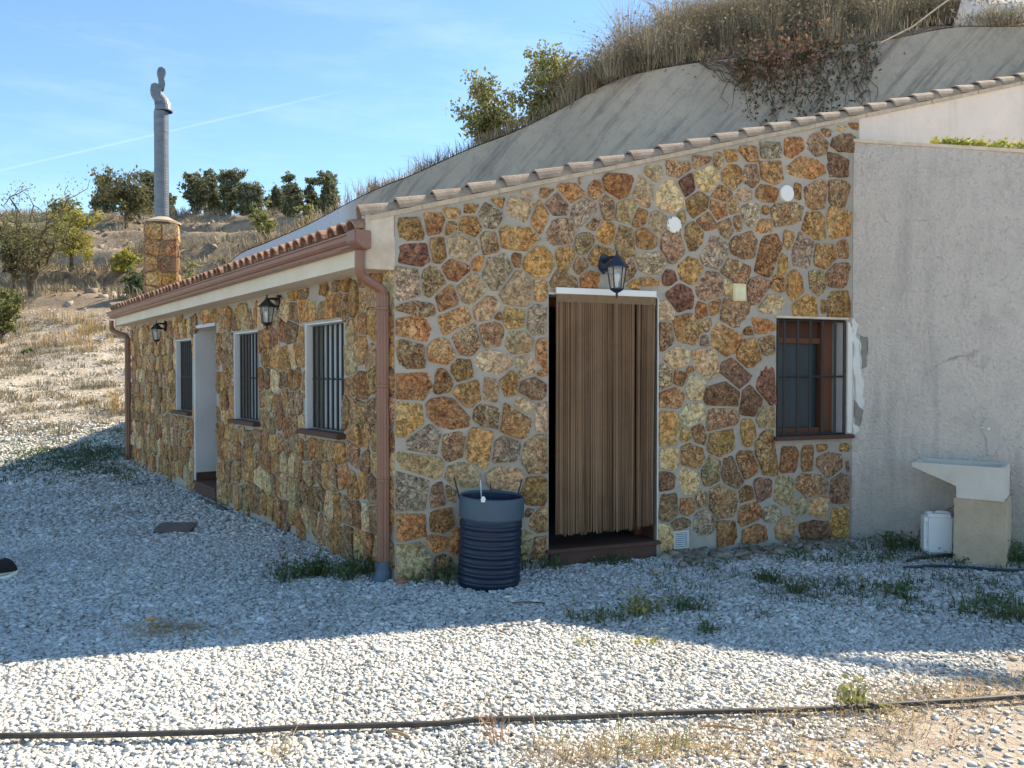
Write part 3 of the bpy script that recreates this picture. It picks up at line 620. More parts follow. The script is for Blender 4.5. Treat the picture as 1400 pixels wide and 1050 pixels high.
bm = bmesh.new(); obox(bm, FP(uD1 - .006, zS + .07, -.13), G, NF, ZV, .012, .19, .13); from_bm('skirting_tile', bm, M_terra, house, FP(uD1, zS))
# open door leaf seen dark inside
bm = bmesh.new(); obox(bm, FP(uD0 + .12, (zS + zD) / 2, -.75), (NF * -1 + G * .15).normalized(), (G + NF * .15).normalized(), ZV, .8, .04, zD - zS - .05)
from_bm('door', bm, M_wood, house, FP(uD0 + .1, zS, -.7))
# ---- string curtain
uc0, zc1 = fuv(760, 396, .03); uc1, zc0 = fuv(897, 404, .03)
curtain = empty('door_curtain', FP((uc0 + uc1) / 2, zc0, .03), 'brown string door curtain hanging from a white rail over the doorway', 'curtain')
zc = (zc0 + zc1) / 2
bm = bmesh.new(); obox(bm, FP((uc0 + uc1) / 2, zc + .002, .032), G, NF, ZV, uc1 - uc0, .02, .05); bevel(bm, .003)
from_bm('rail', bm, M_wpl, curtain, FP((uc0 + uc1) / 2, zc, .03))
bm = bmesh.new(); obox(bm, FP((uc0 + uc1) / 2, zc - .055, .030), G, NF, ZV, uc1 - uc0 - .01, .008, .066)
from_bm('top_band', bm, M_rope2, curtain, FP((uc0 + uc1) / 2, zc - .05, .03))
bm = bmesh.new(); rr = random.Random(3); ns = 230
for i in range(ns):
    f = (i + rr.uniform(-.45, .45)) / ns; u = uc0 + .008 + f * (uc1 - uc0 - .016)
    far = f > .84
    zb = (.262 if not far else .28) + rr.uniform(-.014, .014) + .006 * math.sin(f * 40); off = .028 + rr.uniform(-.006, .006)
    sw = rr.gauss(0, .0045) + .005 * math.sin(f * 55); r = rr.uniform(.0026, .0042); pts = []
    for k in range(6):
        t = k / 5; pts.append(FP(u + sw * t * t, zc - .08 + (zb - zc + .08) * t, off + rr.uniform(-.002, .002) - (.02 if far else 0) * t))
    if .78 < f < .80 or .845 < f < .86: continue
    tube(bm, pts, [r, r, r, r, r * 1.05, r * .8], 4)
o = from_bm('strings', bm, M_rope, curtain, FP((uc0 + uc1) / 2, 1.2, .03)); o['kind'] = 'stuff'

# ---- front window
wc = (uW0 + uW1) / 2
win = from_bm('window', (lambda b: (obox(b, FP(wc - .05, zW1 - .085, -.19), G, NF, ZV, uW1 - uW0 - .10, .05, .16), b)[1])(bmesh.new()), simple('shutter_box', (.055, .022, .015), .6), house, FP(wc, zW0))
zw = (zW0 + zW1) / 2; hw = zW1 - zW0; wl, wr = uW0 + .002, uW1 - .05
bm = bmesh.new()
obox(bm, FP(wr - .065, zw, -.155), G, NF, ZV, .13, .05, hw - .004); obox(bm, FP(wl + .02, zw, -.16), G, NF, ZV, .04, .05, hw - .16)
obox(bm, FP((wl + wr) / 2, zW1 - .19, -.165), G, NF, ZV, wr - wl - .17, .05, .05); obox(bm, FP((wl + wr) / 2, zW0 + .035, -.165), G, NF, ZV, wr - wl - .17, .05, .06)
from_bm('frame', bm, M_wood, win, FP(wc, zw, -.15))
bm = bmesh.new(); obox(bm, FP((wl + wr) / 2, zw, -.195), G, NF, ZV, wr - wl - .02, .01, hw - .01); from_bm('pane', bm, simple('net_curtain_glass', (.020, .038, .055), .4, (.014, .028, .042), 6, 30, 0, stretch=(8, 8, .4)), win, FP(wc, zw, -.19))
bm = bmesh.new(); obox(bm, FP(uW1 - .004, zw, -.095), G, NF, ZV, .008, .17, hw - .006); from_bm('reveal', bm, M_white, win, FP(uW1, zw))
bm = bmesh.new(); obox(bm, FP(wc + .01, zW0 - .012, .005), G, NF, ZV, uW1 - uW0 + .10, .12, .035); bevel(bm, .012, 2); from_bm('sill', bm, M_terra, win, FP(wc, zW0))
bm = bmesh.new(); obox(bm, FP(wc, zW1 + .012, .006), G, NF, ZV, uW1 - uW0 + .02, .02, .018); from_bm('lintel_edge', bm, M_grimy, win, FP(wc, zW1))
for px in (1072, 1090.5, 1107.5, 1124, 1141.5, 1154.5, 1062.5):
    uu, _ = fuv(px, 520, -.02); bm = bmesh.new(); tube(bm, [FP(uu, zW0 + .004, -.02), FP(uu, zW1 - .006, -.02)], 0.0115 if px < 1150 else .016, 6); from_bm('bar', bm, M_iron, win, FP(uu, zw, -.02))
for z in (zW0 + .012, zW1 - .012, fuv(1100, 515)[1]):
    bm = bmesh.new(); tube(bm, [FP(uW0, z, -.02), FP(uW1, z, -.02)], .011, 6); from_bm('cross_bar', bm, M_iron, win, FP(wc, z, -.02))
# ---- side windows
for wi, (a, b, z0, z1) in enumerate(SWIN):
    w = empty('window', SP((a + b) / 2, z0), None, None); w.parent = house; w.location = SP((a + b) / 2, z0) - C0
    m_ = (a + b) / 2; zm = (z0 + z1) / 2; h = z1 - z0
    bm = bmesh.new(); obox(bm, SP(b - .006, zm, -.035), E, NE, ZV, .012, .085, h - .004); obox(bm, SP(m_, z1 - .006, -.045), E, NE, ZV, b - a - .03, .11, .012)
    obox(bm, SP(b + .003, zm + .005, .008), E, NE, ZV, .012, .014, h + .01)
    from_bm('reveal', bm, M_white, w, SP(b, zm))
    bm = bmesh.new(); obox(bm, SP(m_ + .08, zm, -.15), E, NE, ZV, (b - a) * .66, .02, h - .02); from_bm('blind', bm, M_blind, w, SP(m_, zm, -.15))
    bm = bmesh.new(); obox(bm, SP(m_, zm, -.18), E, NE, ZV, b - a, .02, h - .01); from_bm('pane', bm, M_glass, w, SP(m_, zm, -.18))
    bm = bmesh.new(); obox(bm, SP(a + .05, zm, -.13), E, NE, ZV, .06, .04, h - .02); from_bm('frame', bm, M_wood, w, SP(a, zm, -.13))
    bm = bmesh.new(); obox(bm, SP(m_ + .01, z0 - .02, .015), E, NE, ZV, b - a + .10, .13, .045); bevel(bm, .012, 2); from_bm('sill', bm, M_terra, w, SP(m_, z0))
    nb = 8
    for k in range(nb):
        uu = a + .04 + (b - a - .07) * k / (nb - 1); bm = bmesh.new(); tube(bm, [SP(uu, z0 + .012, -.055), SP(uu, z1 - .02, -.055)], .0125, 6); from_bm('bar', bm, M_iron, w, SP(uu, zm, -.055))
    bm = bmesh.new(); zc_ = zm - .02; pts = [SP(a + (b - a) * k / 24, zc_ + .006 * math.sin(k * 2.1), -.055 + .010 * math.cos(k * 2.1)) for k in range(25)]
    tube(bm, pts, .008, 6); from_bm('cross_bar', bm, M_iron, w, SP(m_, zc_, -.055))
# ---- side doorway
a, b, z0, z1 = SDOOR
bm = bmesh.new(); obox(bm, SP(b - .008, (z0 + z1) / 2 + .03, -.17), E, NE, ZV, .016, .37, z1 - z0 - .07); obox(bm, SP((a + b) / 2, z1 - .008, -.17), E, NE, ZV, b - a - .04, .37, .016)
obox(bm, SP(b + .012, (z0 + z1) / 2, .012), E, NE, ZV, .03, .018, z1 - z0); obox(bm, SP((a + b) / 2, z1 + .012, .012), E, NE, ZV, b - a, .018, .022)
dw = from_bm('side_doorway', bm, M_white, house, SP(a, z0)); dw['label'] = 'white plastered deep doorway reveal'
bm = bmesh.new(); obox(bm, SP((a + b) / 2, (z0 + z1) / 2, -.36), E, NE, ZV, b - a, .05, z1 - z0); from_bm('door', bm, M_wood, dw, SP(a, z0, -.36))
bm = bmesh.new(); obox(bm, SP((a + b) / 2, z0 - .016, -.09), E, NE, ZV, b - a + .06, .26, .03); bevel(bm, .006); from_bm('step_tread', bm, M_terra, house, SP(a, z0))
bm = bmesh.new(); obox(bm, SP((a + b) / 2, z0 / 2 - .06, -.09), E, NE, ZV, b - a - .004, .22, z0 + .06); obox(bm, SP(b - .022, z0 + .05, -.14), E, NE, ZV, .012, .3, .1); from_bm('step_riser', bm, M_terra, house, SP(a, 0))

# ---- boxed eave, gutter, pipes
OFF = .21; gl = OFF / G.dot(-NE) if abs(G.dot(NE)) > 0 else .22; gl = abs(gl)
bm = bmesh.new(); zb0, zb1 = 2.33, 2.545
near = [C0 - G * gl + ZV * zb0, C0 + G * .0 - NE * .0 + ZV * zb0, C0 + ZV * zb1, C0 - G * gl + ZV * zb1]
prism(bm, [p + NF * .003 for p in near], E * (SEND + .15))
o = from_bm('eave_box', fix(bm), M_cream, house, near[0]); o['label'] = 'cream painted boxed eave under the gutter'
bm = bmesh.new(); z2 = 2.66   # white end block below the parapet
prism(bm, [C0 - G * (gl + .0) + ZV * 2.30, C0 - G * .004 + ZV * 2.30, C0 - G * .004 + ZV * (ztop(0) - .005), C0 - G * (gl * .92) + ZV * (ztop(0) - .06)], -NF * .24)
for v in bm.verts: v.co += NF * .012
bevel(bm, .006); from_bm('parapet_end', fix(bm), M_grimy, house, C0 + ZV * 2.5)['label'] = 'white plastered end block of the parapet at the corner'
GUT = .012
def gut_sweep(bm, prof, u0, u1):
    r = []
    for u in (u0, u1): r.append([bm.verts.new(C0 + E * u + NE * (OFF + o_) + ZV * z) for o_, z in prof])
    n = len(prof)
    for k in range(n): bm.faces.new((r[0][k], r[0][(k + 1) % n], r[1][(k + 1) % n], r[1][k]))
    bm.faces.new(r[0]); bm.faces.new(r[1][::-1])
g0, g1 = .10, SEND + .28
prof = [(0, 2.545), (0, 2.455), (.02, 2.45), (.05, 2.455), (.068, 2.465), (.070, 2.480), (.088, 2.486), (.105, 2.505), (.108, 2.535), (.120, 2.540), (.120, 2.552), (.100, 2.552), (.098, 2.51), (.082, 2.494), (.060, 2.486), (.058, 2.470), (.045, 2.462), (.010, 2.460), (.008, 2.545)]
bm = bmesh.new(); gut_sweep(bm, prof, g0, g1)
gutter = from_bm('gutter', fix(bm), M_gutter, house, SP(g0, 2.5, OFF)); gutter['label'] = 'copper brown moulded gutter'
bm = bmesh.new(); gut_sweep(bm, [(0.001, 2.56), (0.001, 2.43), (.07, 2.43), (.13, 2.475), (.13, 2.56)], g0 - .15, g0 - .002); fix(bm); bevel(bm, .006, 2); from_bm('gutter_end', bm, M_gutter, gutter, SP(g0, 2.5, OFF))
def downpipe(u, zt, zb, upath, shoe):
    dp = None
    top = [C0 + E * upath + NE * (OFF + .055) + ZV * 2.42, C0 + E * upath + NE * (OFF + .055) + ZV * 2.30, C0 + E * (upath * .65 + u * .35) + NE * (OFF + .02) + ZV * 2.235, C0 + E * (upath * .25 + u * .75) + NE * (.085) + ZV * 2.165, C0 + E * u + NE * .06 + ZV * 2.10, C0 + E * u + NE * .06 + ZV * zb]
    pts = smooth_path(top[:5], 5)
    bm = bmesh.new(); tube(bm, pts, .036, 10); b2 = from_bm('downpipe', bm, M_gutter, house, SP(u, 1.2, .06), smooth=False)
    bm = bmesh.new(); seg = 40; ring = []
    cc = SP(u, 0, .06)
    for z in (2.12, zb):
        ring.append([bm.verts.new(cc + ZV * z + (G * math.cos(t) + NF * math.sin(t)) * (.042 + .0045 * math.cos(10 * t))) for t in [2 * math.pi * k / seg for k in range(seg)]])
    for k in range(seg): bm.faces.new((ring[0][k], ring[0][(k + 1) % seg], ring[1][(k + 1) % seg], ring[1][k]))
    from_bm('ribbed_shaft', fix(bm), M_gutter, b2, SP(u, 1.2, .06))
    for z in (2.02, .75, 1.45):
        bm = bmesh.new(); lathe(bm, cc + ZV * z, [(.048, -.012), (.051, -.008), (.051, .008), (.048, .012)], 20); obox(bm, cc - NE * .04 + ZV * z, E, NE, ZV, .02, .05, .02); from_bm('bracket', bm, M_gutter, b2, cc + ZV * z)
    for i_ in range(1, 5):   # crimped elbows
        pass
    for j in (6, 7, 8, 9, 16, 17, 18, 19):
        p = pts[min(j, len(pts) - 1)]; q = pts[min(j + 1, len(pts) - 1)]
        if (q - p).length < 1e-4: continue
        bm = bmesh.new(); d_ = (q - p).normalized(); tube(bm, [p - d_ * .003, p + d_ * .003], .040, 10); from_bm('crimp', bm, M_gutter, b2, p)
    if shoe:
        bm = bmesh.new(); tube(bm, [cc + ZV * .15, cc + ZV * .075], .052, 14); tube(bm, smooth_path([cc + ZV * .085, cc + ZV * .03 + NE * .01, cc - ZV * .03 + NE * .06], 3), [.055, .057, .058, .058, .056, .055, .054], 14)
        from_bm('shoe', bm, M_pvc, b2, cc)
uP = .075
downpipe(uP, 2.1, .10, .03, True)
downpipe(SEND - .02, 2.1, -.02, SEND + .18, False)

# ---- roof
def rz(p): return 2.545 + .283 * ((p - C0).dot(-NE) + .27)
bm = bmesh.new(); c4 = [C0 + NE * .27 + G * .03, C0 + G * 7.5 - NF * .30, C0 + G * 7.5 + E * (SEND + .2) , C0 + NE * .27 + E * (SEND + .22)]
c4[0] = C0 + NE * .27 - NF * .05 + G * -.02 + E * .28
top = [p + ZV * (rz(p) - .0) for p in c4]; prism(bm, top, -ZV * .09)
roof = from_bm('roof', fix(bm), M_tile2, house, top[0]); roof['label'] = 'low clay tiled roof rising from the gutter'
UPS = (-NE + ZV * .283).normalized()
def tile_mesh(name, r0, r1, ln, th=.013, seg=7, inv=False, rise=.03):
    """half round clay tile along +Y, open ends, narrow end up-slope"""
    V = []; s = -1 if inv else 1
    for (y, r, dz) in ((0, r0, rise), (ln, r1, 0)):
        for rr_ in (r, r - th):
            for k in range(seg + 1):
                a = math.pi * k / seg; V.append((rr_ * math.cos(a), y, s * rr_ * math.sin(a) * 1.0 + dz * (0 if inv else 1)))
    n = seg + 1; Fq = []
    for k in range(seg):
        Fq += [(k, k + 1, 2 * n + k + 1, 2 * n + k), (n + k + 1, n + k, 3 * n + k, 3 * n + k + 1), (k + 1, k, n + k, n + k + 1), (2 * n + k, 2 * n + k + 1, 3 * n + k + 1, 3 * n + k)]
    Fq += [(0, 2 * n, 3 * n, n), (n - 1, 2 * n - 1, 4 * n - 1, 3 * n - 1)]
    me = bpy.data.meshes.new(name); me.from_pydata(V, [], Fq); return me
def frame_rot(xa, ya):
    za = xa.cross(ya).normalized(); return Matrix((xa, ya, za)).transposed().to_euler()
me_t = tile_mesh('tile', .076, .064, .42); me_t.materials.append(M_tile2); me_p = tile_mesh('pan', .080, .070, .42, inv=True); me_p.materials.append(M_tile2)
rot_t = frame_rot(E * -1, UPS); pitch_t = .172; nt_ = int((SEND + .1) / pitch_t); rj = random.Random(8)
for i in range(nt_):
    u = .13 + i * pitch_t; p = C0 + E * u + NE * (.285 + rj.uniform(-.012, .012)); p.z = rz(p) + .010
    r_ = rot_t.copy(); r_.z += rj.uniform(-.03, .03); link('tile', me_t, None, roof, p, r_)
bm = bmesh.new(); T = bpy.data.meshes.new('tmp')
for i in range(nt_ + 1):
    u = .13 + i * pitch_t
    for k in range(9):
        for (me_, sh, dz) in ((me_t, 0, .012), (me_p, pitch_t / 2, .065)):
            if sh == 0 and (k == 0 or i == nt_): continue
            p = C0 + E * (u - sh) + NE * (.285 - .30 * k * .96); p.z = rz(p) + dz + .004
            if (p - C0).dot(-NF) < .36: continue
            c_ = me_.copy(); c_.transform(Matrix.Translation(p) @ rot_t.to_matrix().to_4x4()); bm.from_mesh(c_); bpy.data.meshes.remove(c_)
o = from_bm('upper_tiles', bm, M_tile2, roof, top[0]); o['kind'] = 'stuff'
# ridge tiles along the gable
me_r = tile_mesh('ridge', .098, .084, .37, .016, 10, rise=.022); me_r.materials.append(M_tile)
gs = (G + ZV * ZS).normalized(); rt = frame_rot(-NF * -1 if False else (gs.cross(ZV)).normalized(), gs); px_t = []
for i in range(32):
    u = -.235 + i * .278; p = C0 + G * u - NF * .088; p.z = ztop(u) + .004
    r_ = rt.copy(); r_.z += rj.uniform(-.025, .025); r_.x += rj.uniform(-.015, .015)
    link('ridge_tile', me_r, None, roof, p, r_)
bm = bmesh.new()   # mortar bedding under the ridge tiles, uneven edge
for i in range(46):
    u = -.19 + i * .2; u2 = u + .2; h = rj.uniform(.004, .022)
    if u > 8.9: break
    prism(bm, [C0 + G * u + NF * h + ZV * (ztop(u) - .02), C0 + G * u2 + NF * h + ZV * (ztop(u2) - .02), C0 + G * u2 + NF * h + ZV * (ztop(u2) + .016), C0 + G * u + NF * h + ZV * (ztop(u) + .016)], -NF * .17)
fix(bm); from_bm('ridge_bedding', bm, simple('pale_bedding_mortar', (.38, .345, .29), .95, (.26, .235, .195), 12, 50, .01), roof, C0 + ZV * 2.8)
bm = bmesh.new(); p = C0 - G * .215 - NF * .085 + ZV * (ztop(-.2) - .02); lathe(bm, p, [(.001, 0)] , 3) if False else None
prism(bm, [p + NF * a * .10 + ZV * b for a, b in ((-1, -.10), (1, -.10), (1, .03), (.7, .09), (0, .125), (-.7, .09), (-1, .03))], G * .04); from_bm('ridge_stop', fix(bm), M_grimy, roof, p)
# verge tiles at the far end
for k in range(8):
    p = C0 + E * (SEND + .13) + NE * (.27 - k * .31); p.z = rz(p) + .05; link('verge_tile', me_r, None, roof, p, frame_rot(E * -1, UPS))

# ---- chimney
cc = C0 + E * 8.80 - NE * .42; zc0_, zc1_ = 2.4, 4.03; half = .255
bm = bmesh.new(); obox(bm, cc + ZV * ((zc0_ + zc1_) / 2), G, NF, ZV, half * 2, half * 2, zc1_ - zc0_); bevel(bm, .02)
chim = from_bm('chimney_stack', bm, stone_mat('chimney_mortar', (.24, .175, .115), (.20, .145, .09), (.12, .075, .05), (.28, .22, .15), .2, .2), house, cc + ZV * zc0_); chim['label'] = 'square stone chimney stack'
cs = [(-.10, .10, .15, .12, 'b'), (.12, .05, .11, .13, 'o'), (-.13, .36, .10, .12, 'o'), (.10, .34, .13, .12, 'b'), (-.10, .62, .12, .12, 'o'), (.12, .60, .11, .10, 'o'), (-.14, .86, .10, .11, 'b'), (.08, .86, .14, .12, 't'), (-.08, 1.12, .14, .12, 'o'), (.15, 1.12, .08, .13, 'b'), (-.1, 1.38, .13, .12, 'o'), (.12, 1.38, .11, .12, 'y')]
for (n_, U_) in ((NF, G), (-G, -NF * -1), (G, NF)):
    sh = stone_shapes([(a, b, w, h, 0, c) for a, b, w, h, c in cs], lambda u, z: (np.abs(u) < half - .02) & (z > 0) & (z < zc1_ - zc0_ - .03), joint=.006, grow=1.15, seed=int(abs(n_.x) * 10))
    for s, o_ in zip(cs, sh): link('stone', stone_mesh('stone', o_, U_, n_, .014, rg), STONE[s[4]], chim, cc + n_ * half + U_ * s[0] + ZV * (zc1_ - s[1] - .02 if False else zc1_ - 1.55 + s[1] - .0))
bm = bmesh.new(); lathe(bm, cc + ZV * zc1_, [(.30, -.005), (.30, .03), (.20, .07), (.13, .11)], 4 * 6); from_bm('cap', fix(bm), M_sinkb, chim, cc + ZV * zc1_)
bm = bmesh.new(); pr = []; z = zc1_ + .08
pr = [(.113, z)]
while z < 4.95: pr += [(.1145, z + .02), (.113, z + .04)]; z += .045
pr += [(.113, z), (.113, z + .002), (.112, 5.55), (.115, 5.56), (.115, 5.90)]
lathe(bm, cc, pr, 24); pipe = from_bm('flue_pipe', bm, M_steel, house, cc + ZV * zc1_, smooth=False); pipe['label'] = 'tall galvanised flue pipe above the stone chimney'
bm = bmesh.new(); lathe(bm, cc, [(.100, 5.84), (.100, 5.96)], 16); from_bm('flue_collar', bm, M_iron, pipe, cc + ZV * 5.84)
# wind-turned cowl: hood, leaning elbow and vane
bm = bmesh.new(); Rr = Vector((.89, .46, 0)); z = 6.02
def cw(a, b): return cc + Rr * a * .94 + ZV * (5.93 + (b - 6.02) * .93)
rings = lathe(bm, cw(.04, 6.0), [(.140, 0), (.142, .02), (.126, .11), (.108, .16)], 20)
tube(bm, [cw(.04, 6.10), cw(.02, 6.18), cw(-.06, 6.28), cw(-.10, 6.33)], [.115, .108, .092, .084], 16, True)
from_bm('cowl_hood', bm, M_steel, pipe, cw(0, 6.1))
bm = bmesh.new(); out2 = [(-.10, 6.12), (.02, 6.13), (-.02, 6.24), (.0, 6.36), (.05, 6.40), (.065, 6.46), (.055, 6.53), (.035, 6.58), (.075, 6.66), (.065, 6.73), (.01, 6.765), (-.045, 6.74), (-.065, 6.68), (-.045, 6.61), (-.035, 6.52), (-.05, 6.45), (-.10, 6.465), (-.16, 6.43), (-.175, 6.36), (-.155, 6.28), (-.11, 6.20)]
fw = Vector((-Rr.y, Rr.x, 0)); prism(bm, [cw(a, b) - fw * .09 for a, b in out2], fw * .18); fix(bm)
from_bm('cowl_vane', bm, M_steel, pipe, cw(0, 6.4))

# ------------------------------------------------------------------ plastered wall on the right with a flat planted top
ret = [Vector((3.146, 7.11, 3.69)), Vector((4.30, 6.32, 3.36)), Vector((5.7, 6.27, 3.2)), Vector((9.0, 6.4, 3.1))]
bm = bmesh.new(); back = []
for p in ret:
    s_ = max((Vector((p.x, p.y, 0)) - C0).dot(G), 4.34) + .35; q = C0 + G * s_ + NF * .004; q.z = p.z - .02; back.append(q)
def coln(p, z): return Vector((p.x, p.y, z))
tv = [bm.verts.new(p) for p in ret]; tb = [bm.verts.new(p) for p in back]; lv = [bm.verts.new(coln(p, -.3)) for p in ret]; lb = [bm.verts.new(coln(p, -.3)) for p in back]
n = len(ret)
for i in range(n - 1):
    bm.faces.new((lv[i], lv[i + 1], tv[i + 1], tv[i])); bm.faces.new((tv[i], tv[i + 1], tb[i + 1], tb[i])); bm.faces.new((tb[i], tb[i + 1], lb[i + 1], lb[i])); bm.faces.new((lb[i], lb[i + 1], lv[i + 1], lv[i]))
bm.faces.new((lv[0], tv[0], tb[0], lb[0])); bm.faces.new((lv[-1], lb[-1], tb[-1], tv[-1])); fix(bm)
bmesh.ops.subdivide_edges(bm, edges=[e for e in bm.edges], cuts=6, use_grid_fill=True)
for v in bm.verts:
    if v.co.z > 0 and v.co.y < 6.9 + .0 and not (v.co.x < 3.8): v.co += NB * (mnoise.noise(v.co * .9) * .02)
annex = from_bm('plastered_wall', bm, M_stucco, None, B0); tag(annex, 'rough grey plastered wall right of the stone gable behind the sink', 'wall')
# rim, patches of white paint and dark cement by the window
bm = bmesh.new(); rim = [p + ZV * .008 + NB * .012 for p in ret]
for i in range(n - 1): prism(bm, [rim[i], rim[i + 1], rim[i + 1] - ZV * .03, rim[i] - ZV * .03], -NB * .07)
from_bm('top_rim', fix(bm), simple('pale_rim', (.50, .46, .40), .95, (.38, .34, .29), 9, 40, .006), annex, ret[0])
def bhit(px, py, off):
    return hit(px, py, B0 + NB * off, NB)
def ragged(name, pts, off, mat, jit=2.2, seed=1, th=.006):
    r = random.Random(seed); out_ = []
    for i in range(len(pts)):
        a = pts[i]; b = pts[(i + 1) % len(pts)]; L_ = math.hypot(b[0] - a[0], b[1] - a[1]); k = max(1, int(L_ / 5))
        for j in range(k): t = j / k; out_.append((a[0] + (b[0] - a[0]) * t + r.uniform(-jit, jit) * (1 if j else .4), a[1] + (b[1] - a[1]) * t + r.uniform(-jit, jit)))
    w_ = [bhit(x, y, off) for x, y in out_]; bm = bmesh.new(); f = bm.faces.new([bm.verts.new(p) for p in w_]); bmesh.ops.triangulate(bm, faces=[f])
    ex = bmesh.ops.extrude_face_region(bm, geom=bm.faces[:]); bmesh.ops.translate(bm, verts=[v for v in ex['geom'] if isinstance(v, bmesh.types.BMVert)], vec=-NB * th * 2.5)
    return from_bm(name, fix(bm), mat, annex, w_[0])
ragged('white_patch', [(1166, 432), (1174, 448), (1170, 462), (1179, 468), (1178, 500), (1179, 530), (1180, 556), (1173, 566), (1168, 552), (1166, 500)], .003, M_patch_w, 3.2, 2, .003)
ragged('white_patch', [(1166, 578), (1174, 582), (1172, 592), (1166, 594)], .007, M_patch_w, 2, 5)
bm = bmesh.new(); prism(bm, [FP(uW1 + .012, zW0 + .02, .006), FP(UEND - .07, zW0 + .01, .006), FP(UEND - .066, zW1 - .1, .006), FP(uW1 + .03, zW1 - .02, .006), FP(uW1 + .012, zW1 - .02, .006)], -NF * .02); from_bm('white_patch', fix(bm), M_patch_w, annex, FP(uW1, zW0))
ragged('dark_patch', [(1176, 458), (1186, 462), (1187, 470), (1184, 488), (1185, 500), (1178, 503), (1177, 480)], .004, M_patch_d, 2, 3)
ragged('dark_patch', [(1168, 548), (1180, 560), (1176, 582), (1168, 580)], .004, M_patch_d, 2, 4)
ragged('damp_patch', [(1343, 578), (1352, 570), (1362, 574), (1368, 590), (1364, 612), (1360, 624), (1349, 622), (1350, 604), (1344, 590)], .005, simple('damp_render', (.355, .36, .37), .95, (.30, .305, .315), 8, 40, .006), 2, 6)
tp = bhit(1352, 586, .01); bm = bmesh.new(); tube(bm, [tp - NB * .03, tp + NB * .035], .011, 8); tube(bm, [tp + NB * .02, tp + NB * .03 - BD * .06 + ZV * .01], .004, 5); from_bm('water_outlet', bm, M_wpl, annex, tp)
bm = bmesh.new(); a_ = [BP(t, z, .006) for t, z in [(-.0, 3.55), (.06, 3.2), (.05, 2.7), (.09, 2.3), (.04, 2.0)]]; 

# ------------------------------------------------------------------ concreted mound above the cave
top_e = [(250, 470, 15.2), (290, 395, 14.3), (322, 352, 13.6), (365, 332, 13.3), (420, 308, 12.9), (500, 266, 12.3), (570, 237, 11.8), (640, 205, 11.4), (700, 182, 11.1), (760, 153, 10.9), (812, 124, 10.7), (860, 104, 10.5), (926, 90, 10.3), (1000, 80, 10.2), (1080, 70, 10.1), (1156, 61, 10.0), (1223, 53, 9.9), (1303, 38, 9.8), (1400, 36, 9.7), (1560, 20, 9.6), (1800, 20, 9.6), (2100, 30, 9.6)]
TE = smooth_path([P(a, b, c) for a, b, c in top_e], 8)
def mound_mesh():
    V = []; nr = 16; n = len(TE)
    for i, t in enumerate(TE):
        s = i / (n - 1)
        for j in range(nr + 1):
            f = j / nr; d = f * (1.1 + .9 * (1 - s)); dz = f ** .8 * (t.z - 1.9) if t.z > 2 else f * .5
            p = Vector((t.x + .10 * d, t.y - d * .85, t.z - dz))
            b_ = mnoise.noise(Vector((p.x * .7, p.y * .7, p.z * .9))) * .12 + mnoise.noise(p * 2.4) * .035
            k = min(1, j / 2.5); p += Vector((.1, -.8, .3)) * b_ * k; V.append(p)
    Fq = []
    for i in range(n - 1):
        for j in range(nr): a = i * (nr + 1) + j; Fq.append((a, a + 1, a + nr + 2, a + nr + 1))
    me = bpy.data.meshes.new('concrete_slope'); me.from_pydata([tuple(v) for v in V], [], Fq); return me, V, Fq
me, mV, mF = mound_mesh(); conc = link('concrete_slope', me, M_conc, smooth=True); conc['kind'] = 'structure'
cbvh = BVHTree.FromPolygons(mV, mF)
def hill_mat():
    m, t, b = new_mat('dry_bank'); v, _ = coords(t)
    c = mixc(t, ramp(t, noise(t, v, 1.2, 6, .65), .35, .65), (.20, .165, .12), (.12, .095, .068)); c = mixc(t, ramp(t, noise(t, v, 8, 6, .7), .5, .7, 0, .7), c, (.27, .235, .18))
    t.links.new(c, b.inputs['Base Color']); b.inputs['Roughness'].default_value = 1; bump(t, b, noise(t, v, 9, 7, .7), .08); return m
M_bank = hill_mat()
def bank_mesh():
    V = []; nr = 22; n = len(TE)
    for i, t in enumerate(TE):
        s = i / (n - 1)
        for j in range(nr + 1):
            d = (j / nr) ** 1.5 * 16; px = 700 + F * t.x / t.y
            sl = np.interp(px, [250, 600, 850, 950, 1100, 1400, 2000], [.02, .05, .16, .42, .62, .55, .5])
            z = t.z + min(d, 5) * sl + max(0, d - 5) * sl * .25 + .015
            if j > 0: z += mnoise.noise(Vector((t.x * .8, t.y * .8 + d, 1))) * .22 * min(d, 1) + mnoise.noise(Vector((t.x * 2.5, t.y + d * 2.5, 1))) * .07 * min(d, 1)
            V.append(Vector((t.x + .12 * d, t.y + d, z)))
    Fq = []
    for i in range(n - 1):
        for j in range(nr): a = i * (nr + 1) + j; Fq.append((a, a + nr + 1, a + nr + 2, a + 1))
    # back skirt down to the ground
    last = [i * (nr + 1) + nr for i in range(n)]; base = len(V)
    for k in last: v = V[k]; V.append(Vector((v.x, v.y + 6, gz(v.x, v.y + 6) - .5)))
    for i in range(n - 1): Fq.append((last[i], last[i + 1], base + i + 1, base + i))
    me = bpy.data.meshes.new('earth_bank'); me.from_pydata([tuple(v) for v in V], [], Fq); return me, V, Fq
me, bV, bF = bank_mesh(); bank = link('earth_bank', me, M_bank, smooth=True); bank['kind'] = 'structure'
bbvh = BVHTree.FromPolygons(bV, bF)
def on_conc(px, py):
    r = cbvh.ray_cast(CAM, dirpx(px, py).normalized()); return (r[0], r[1]) if r[0] else (None, None)
def on_bank(px, py):
    r = bbvh.ray_cast(CAM, dirpx(px, py).normalized()); return r[0]
